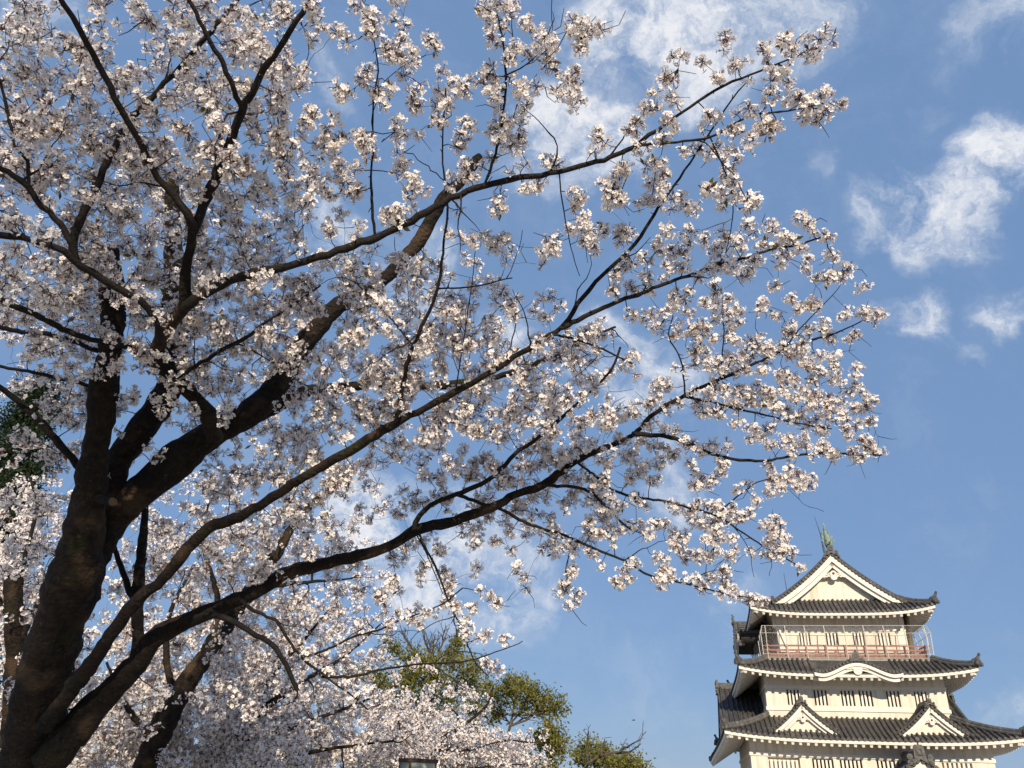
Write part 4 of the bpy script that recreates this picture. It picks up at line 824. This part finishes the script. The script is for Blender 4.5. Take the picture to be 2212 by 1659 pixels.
def evergreen(label, foot, puffs, d, size=.16, dens=1.0):
    """puffs: traced (u, v, radius px) of each leaf mass; limbs run from the trunk to each one"""
    P = [at(u, v, d + rng.normal() * .9) for u, v, r in puffs]; b = at(foot[0], foot[1], d); base = np.array([b[0], b[1], 0.])
    root = tag(empty('evergreen_tree', tuple(map(float, base))), label, 'tree', 'olive green evergreens beyond the blossom')
    xf = lambda V: V - base
    k = max(P, key=lambda p: p[2]); top = np.array([k[0], k[1], k[2]])
    tr = MB(); c = np.mean(P, 0); zf = min(p[2] for p in P)
    path = spline(np.array([base, base * .75 + np.array([c[0], c[1], 0]) * .25 + [0, 0, zf * .55], [c[0] * .7 + base[0] * .3, c[1], zf * .92], c * .6 + top * .4]), .4); w = np.linspace(.16, .04, len(path)); tr.tube(path, w, 9, wob=.05); tr.build('trunk', BARKG, root, True, xf=xf)
    for p, (u, v, r) in zip(P, puffs):
        below = path[path[:, 2] < p[2] - .6]; below = below if len(below) else path[:2]
        a = below[np.argmin(np.linalg.norm(below - p, axis=1) + .35 * np.abs(below[:, 2] - zf * .7))]
        rr = r * d / FP; q = MB()
        mid = a * .5 + p * .5 + np.array([0, 0, -.12 * np.linalg.norm(p - a)]) + rng.normal(size=3) * .15
        run = spline(np.array([a, mid, p]), .35) + 0; run[1:-1] += rng.normal(size=(len(run) - 2, 3)) * .04; q.tube(run, np.linspace(.055, .02, len(run)), 6)
        for _ in range(7):
            e = p + rng.normal(size=3) * rr * .5; s0 = run[int(len(run) * rng.uniform(.55, .95))]; q.tube(np.array([s0, (s0 + e) / 2 + rng.normal(size=3) * .08, e]), [.03, .022, .01], 5)
        br = q.build('branch', BARKG, root, True, xf=xf)
        m = MB(); n = int(58 * rr ** 2 * dens)
        for _ in range(max(6, int(rr * 9))):
            e = rng.normal(size=3); e = e / np.linalg.norm(e) * rr * rng.uniform(.35, .85); e[2] = e[2] * .6
            leaf_cloud(m, p + e, rr * rng.uniform(.18, .38), max(6, int(n / (rr * 7) * 1.9)), size, .55)
        o = m.build('foliage', LEAFO, br, xf=xf); o['kind'] = 'stuff'
evergreen('broad olive green evergreen, largest of those beyond the blossom, with bare twigs behind', (960, 1700),
 [(975, 1425, 34), (915, 1435, 34), (880, 1420, 22), (845, 1400, 20), (985, 1395, 20), (890, 1470, 40), (945, 1470, 44), (1000, 1475, 36), (850, 1500, 34), (905, 1520, 38), (960, 1525, 34), (835, 1535, 26), (1020, 1440, 26), (763, 1452, 22), (800, 1462, 16), (820, 1470, 22), (870, 1550, 24), (1020, 1500, 26)], 36)
evergreen('spreading olive green evergreen with an umbrella crown sloping down to the right', (1060, 1720),
 [(1050, 1492, 28), (1085, 1500, 30), (1120, 1482, 32), (1155, 1498, 32), (1185, 1512, 30), (1205, 1532, 15), (1170, 1532, 16), (1035, 1535, 26), (1075, 1540, 24), (1140, 1520, 26), (1100, 1475, 18), (1030, 1570, 18)], 38)
evergreen('narrow olive green evergreen standing alone right of the umbrella crown', (1190, 1720), [(1190, 1570, 20), (1175, 1590, 24), (1205, 1592, 22), (1190, 1610, 22), (1165, 1600, 15), (1205, 1615, 14), (1145, 1645, 22), (1190, 1655, 24)], 38)
evergreen('small olive green evergreen top beside the bare forked branch', (1285, 1720), [(1280, 1620, 22), (1260, 1618, 18), (1305, 1625, 18), (1290, 1640, 24), (1250, 1640, 16), (1315, 1645, 14)], 40)
evergreen('lowest olive green evergreen tip at the bottom edge, rightmost of the row', (1350, 1730), [(1345, 1640, 18), (1325, 1650, 18), (1370, 1648, 20), (1385, 1657, 14), (1350, 1660, 24)], 40)

def bare_tree(label, runs, d, w, fan=3, tl=1.2):
    b = at(runs[0][0][0], runs[0][0][1], d); base = np.array([b[0], b[1], 0.]); root = tag(empty('bare_tree', tuple(map(float, base))), label, 'bare tree'); xf = lambda V: V - base
    for i, pts in enumerate(runs):
        P = np.array([at(u, v, d + .3 * rng.normal()) for u, v in pts])
        if i == 0: P = np.vstack([base, P])
        C = spline(P, .2); C[1:-1] += rng.normal(size=(len(C) - 2, 3)) * .03
        m = MB(); m.tube(C, np.linspace(w if i == 0 else w * .5, w * .15, len(C)), 6); o = m.build('trunk' if i == 0 else 'branch', BARKG, root, True, xf=xf)
        t = MB(); st = int(len(C) * (.6 if i == 0 else .15))
        for j in range(st, len(C) - 1):
            for _ in range(fan):
                if rng.random() < .55:
                    dv = (C[j + 1] - C[j]); dv = dv / np.linalg.norm(dv) + rng.normal(size=3) * .55 + [0, 0, .25]; dv /= np.linalg.norm(dv); l = rng.uniform(.3, 1) * tl; q = C[j] + dv * l * .5 + rng.normal(size=3) * .06
                    t.tube(np.array([C[j], q, C[j] + dv * l + [0, 0, .1 * l]]), [w * .16, w * .11, w * .06], 4, cap=False)
                    dv2 = dv + rng.normal(size=3) * .5; t.tube(np.array([q, q + dv2 * l * .4]), [w * .09, w * .05], 4, cap=False)
        if t.n: t.build('twigs', BARKG, o, True, xf=xf)
bare_tree('grey leafless tree whose fan of twigs rises behind the largest evergreen', [[(930, 1640), (935, 1540), (940, 1450), (935, 1400), (940, 1370)], [(938, 1470), (905, 1420), (880, 1385), (868, 1365)], [(940, 1460), (965, 1410), (985, 1375), (995, 1350)], [(937, 1430), (920, 1390), (912, 1360)], [(940, 1440), (955, 1395), (960, 1360)]], 40, .16, 4, .9)
bare_tree('leafless tree with one long branch reaching right above the lowest evergreens', [[(1265, 1700), (1268, 1640), (1268, 1600), (1272, 1580)], [(1267, 1650), (1300, 1632), (1340, 1622), (1370, 1605), (1396, 1580)], [(1330, 1626), (1360, 1622), (1385, 1606)], [(1300, 1633), (1303, 1610), (1306, 1600)]], 30, .11, 2, .5)

# conifer at the left edge
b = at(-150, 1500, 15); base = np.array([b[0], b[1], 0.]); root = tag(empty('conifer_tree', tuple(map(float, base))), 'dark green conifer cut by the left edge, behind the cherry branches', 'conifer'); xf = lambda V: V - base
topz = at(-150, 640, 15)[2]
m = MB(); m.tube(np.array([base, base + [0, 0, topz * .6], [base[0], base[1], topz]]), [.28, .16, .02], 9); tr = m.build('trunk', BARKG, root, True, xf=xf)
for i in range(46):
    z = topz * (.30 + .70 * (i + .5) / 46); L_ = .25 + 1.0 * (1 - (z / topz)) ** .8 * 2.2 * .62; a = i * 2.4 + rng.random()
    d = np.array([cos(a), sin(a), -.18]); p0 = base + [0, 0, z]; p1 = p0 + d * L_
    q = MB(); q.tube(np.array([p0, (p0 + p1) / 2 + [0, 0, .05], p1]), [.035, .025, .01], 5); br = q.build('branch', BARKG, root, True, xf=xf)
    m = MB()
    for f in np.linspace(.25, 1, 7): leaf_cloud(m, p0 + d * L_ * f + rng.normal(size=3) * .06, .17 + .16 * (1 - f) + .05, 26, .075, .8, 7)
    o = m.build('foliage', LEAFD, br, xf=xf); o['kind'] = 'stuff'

# ------------------------------------------------------------------ lantern
BRONZE = mat('brown bronze frame', (.055, .034, .024), (.11, .07, .05), 9, .5, .1, metal=.4)
FROST = mat('frosted lamp glass', (.36, .41, .35), (.46, .50, .44), 2.5, .35, spec=.5, transl=.25)
dl = 8.0; c = at(900, 1637, dl); hw = .143; zt = float(c[2]) - .01
lamp = tag(empty('street_lamp', (float(c[0]), float(c[1]) + .2, 0), radians(27)), 'square lantern with bronze frame and frosted panes poking above the bottom edge', 'street lamp')
m = MB(); m.tube(np.array([(0, 0, 0), (0, 0, .12), (0, 0, .16), (0, 0, zt - .55)]), [.12, .11, .06, .05], 12); m.build('post', BRONZE, lamp)
m = MB(); t = .018
for sx in (-1, 1):
    for sy in (-1, 1): m.box(sx * hw - t * .6, sx * hw + t * .6, sy * hw - t * .6, sy * hw + t * .6, zt - .52, zt - .003)
for z in (zt - .55, zt - .028):
    m.box(-hw - .02, hw + .02, -hw - .022, -hw + .018, z, z + .034); m.box(-hw - .02, hw + .02, hw - .018, hw + .022, z, z + .034)
    m.box(-hw - .018, -hw + .014, -hw + .02, hw - .02, z, z + .033); m.box(hw - .014, hw + .018, -hw + .02, hw - .02, z, z + .033)
fr = m.build('lantern_frame', BRONZE, lamp)
for (a0, a1, b0, b1) in ((-hw + .01, hw - .01, -hw - .004, -hw + .004), (-hw + .01, hw - .01, hw - .004, hw + .004), (-hw - .004, -hw + .004, -hw + .01, hw - .01), (hw - .004, hw + .004, -hw + .01, hw - .01)):
    p = MB(); p.box(a0, a1, b0, b1, zt - .518, zt - .03); p.build('pane', FROST, fr)
m = MB(); m.add([(-hw, -hw, zt - .012), (hw, -hw, zt - .012), (hw, hw, zt - .012), (-hw, hw, zt - .012), (0, 0, zt + .015)], [(0, 1, 4), (1, 2, 4), (2, 3, 4), (3, 0, 4), (3, 2, 1, 0)]); m.build('cap', BRONZE, lamp)
m = MB(); m.tube(np.array([(0, 0, zt - .54), (0, 0, zt - .40), (0, 0, zt - .2)]), [.05, .06, .05], 10); m.build('bulb_holder', BRONZE, lamp)

# ------------------------------------------------------------------ bird
FEATH = mat('dark feathers', (.02, .02, .022), (.05, .048, .045), 20, .7)
p = at(1368, 1556, 70); bird = tag(empty('bird', tuple(map(float, p)), .4), 'tiny dark bird gliding in the open sky left of the keep', 'bird')
m = MB(); m.tube(np.array([(-.16, 0, 0), (-.12, 0, .01), (0, 0, .02), (.10, 0, .015), (.16, 0, .03), (.20, 0, .025)]), [.012, .03, .045, .035, .028, .004], 8); m.build('body', FEATH, bird, True)
for s in (-1, 1):
    m = MB(); m.grid(np.array([[(.07, s * .03, .03), (.10, s * .16, .07), (.05, s * .34, .05)], [(-.05, s * .03, .03), (-.03, s * .17, .065), (-.01, s * .33, .05)]])); m.build('wing', FEATH, bird)
m = MB(); m.add([(-.13, -.015, .005), (-.13, .015, .005), (-.25, .05, .0), (-.25, -.05, .0)], [(0, 1, 2, 3)]); m.build('tail', FEATH, bird)
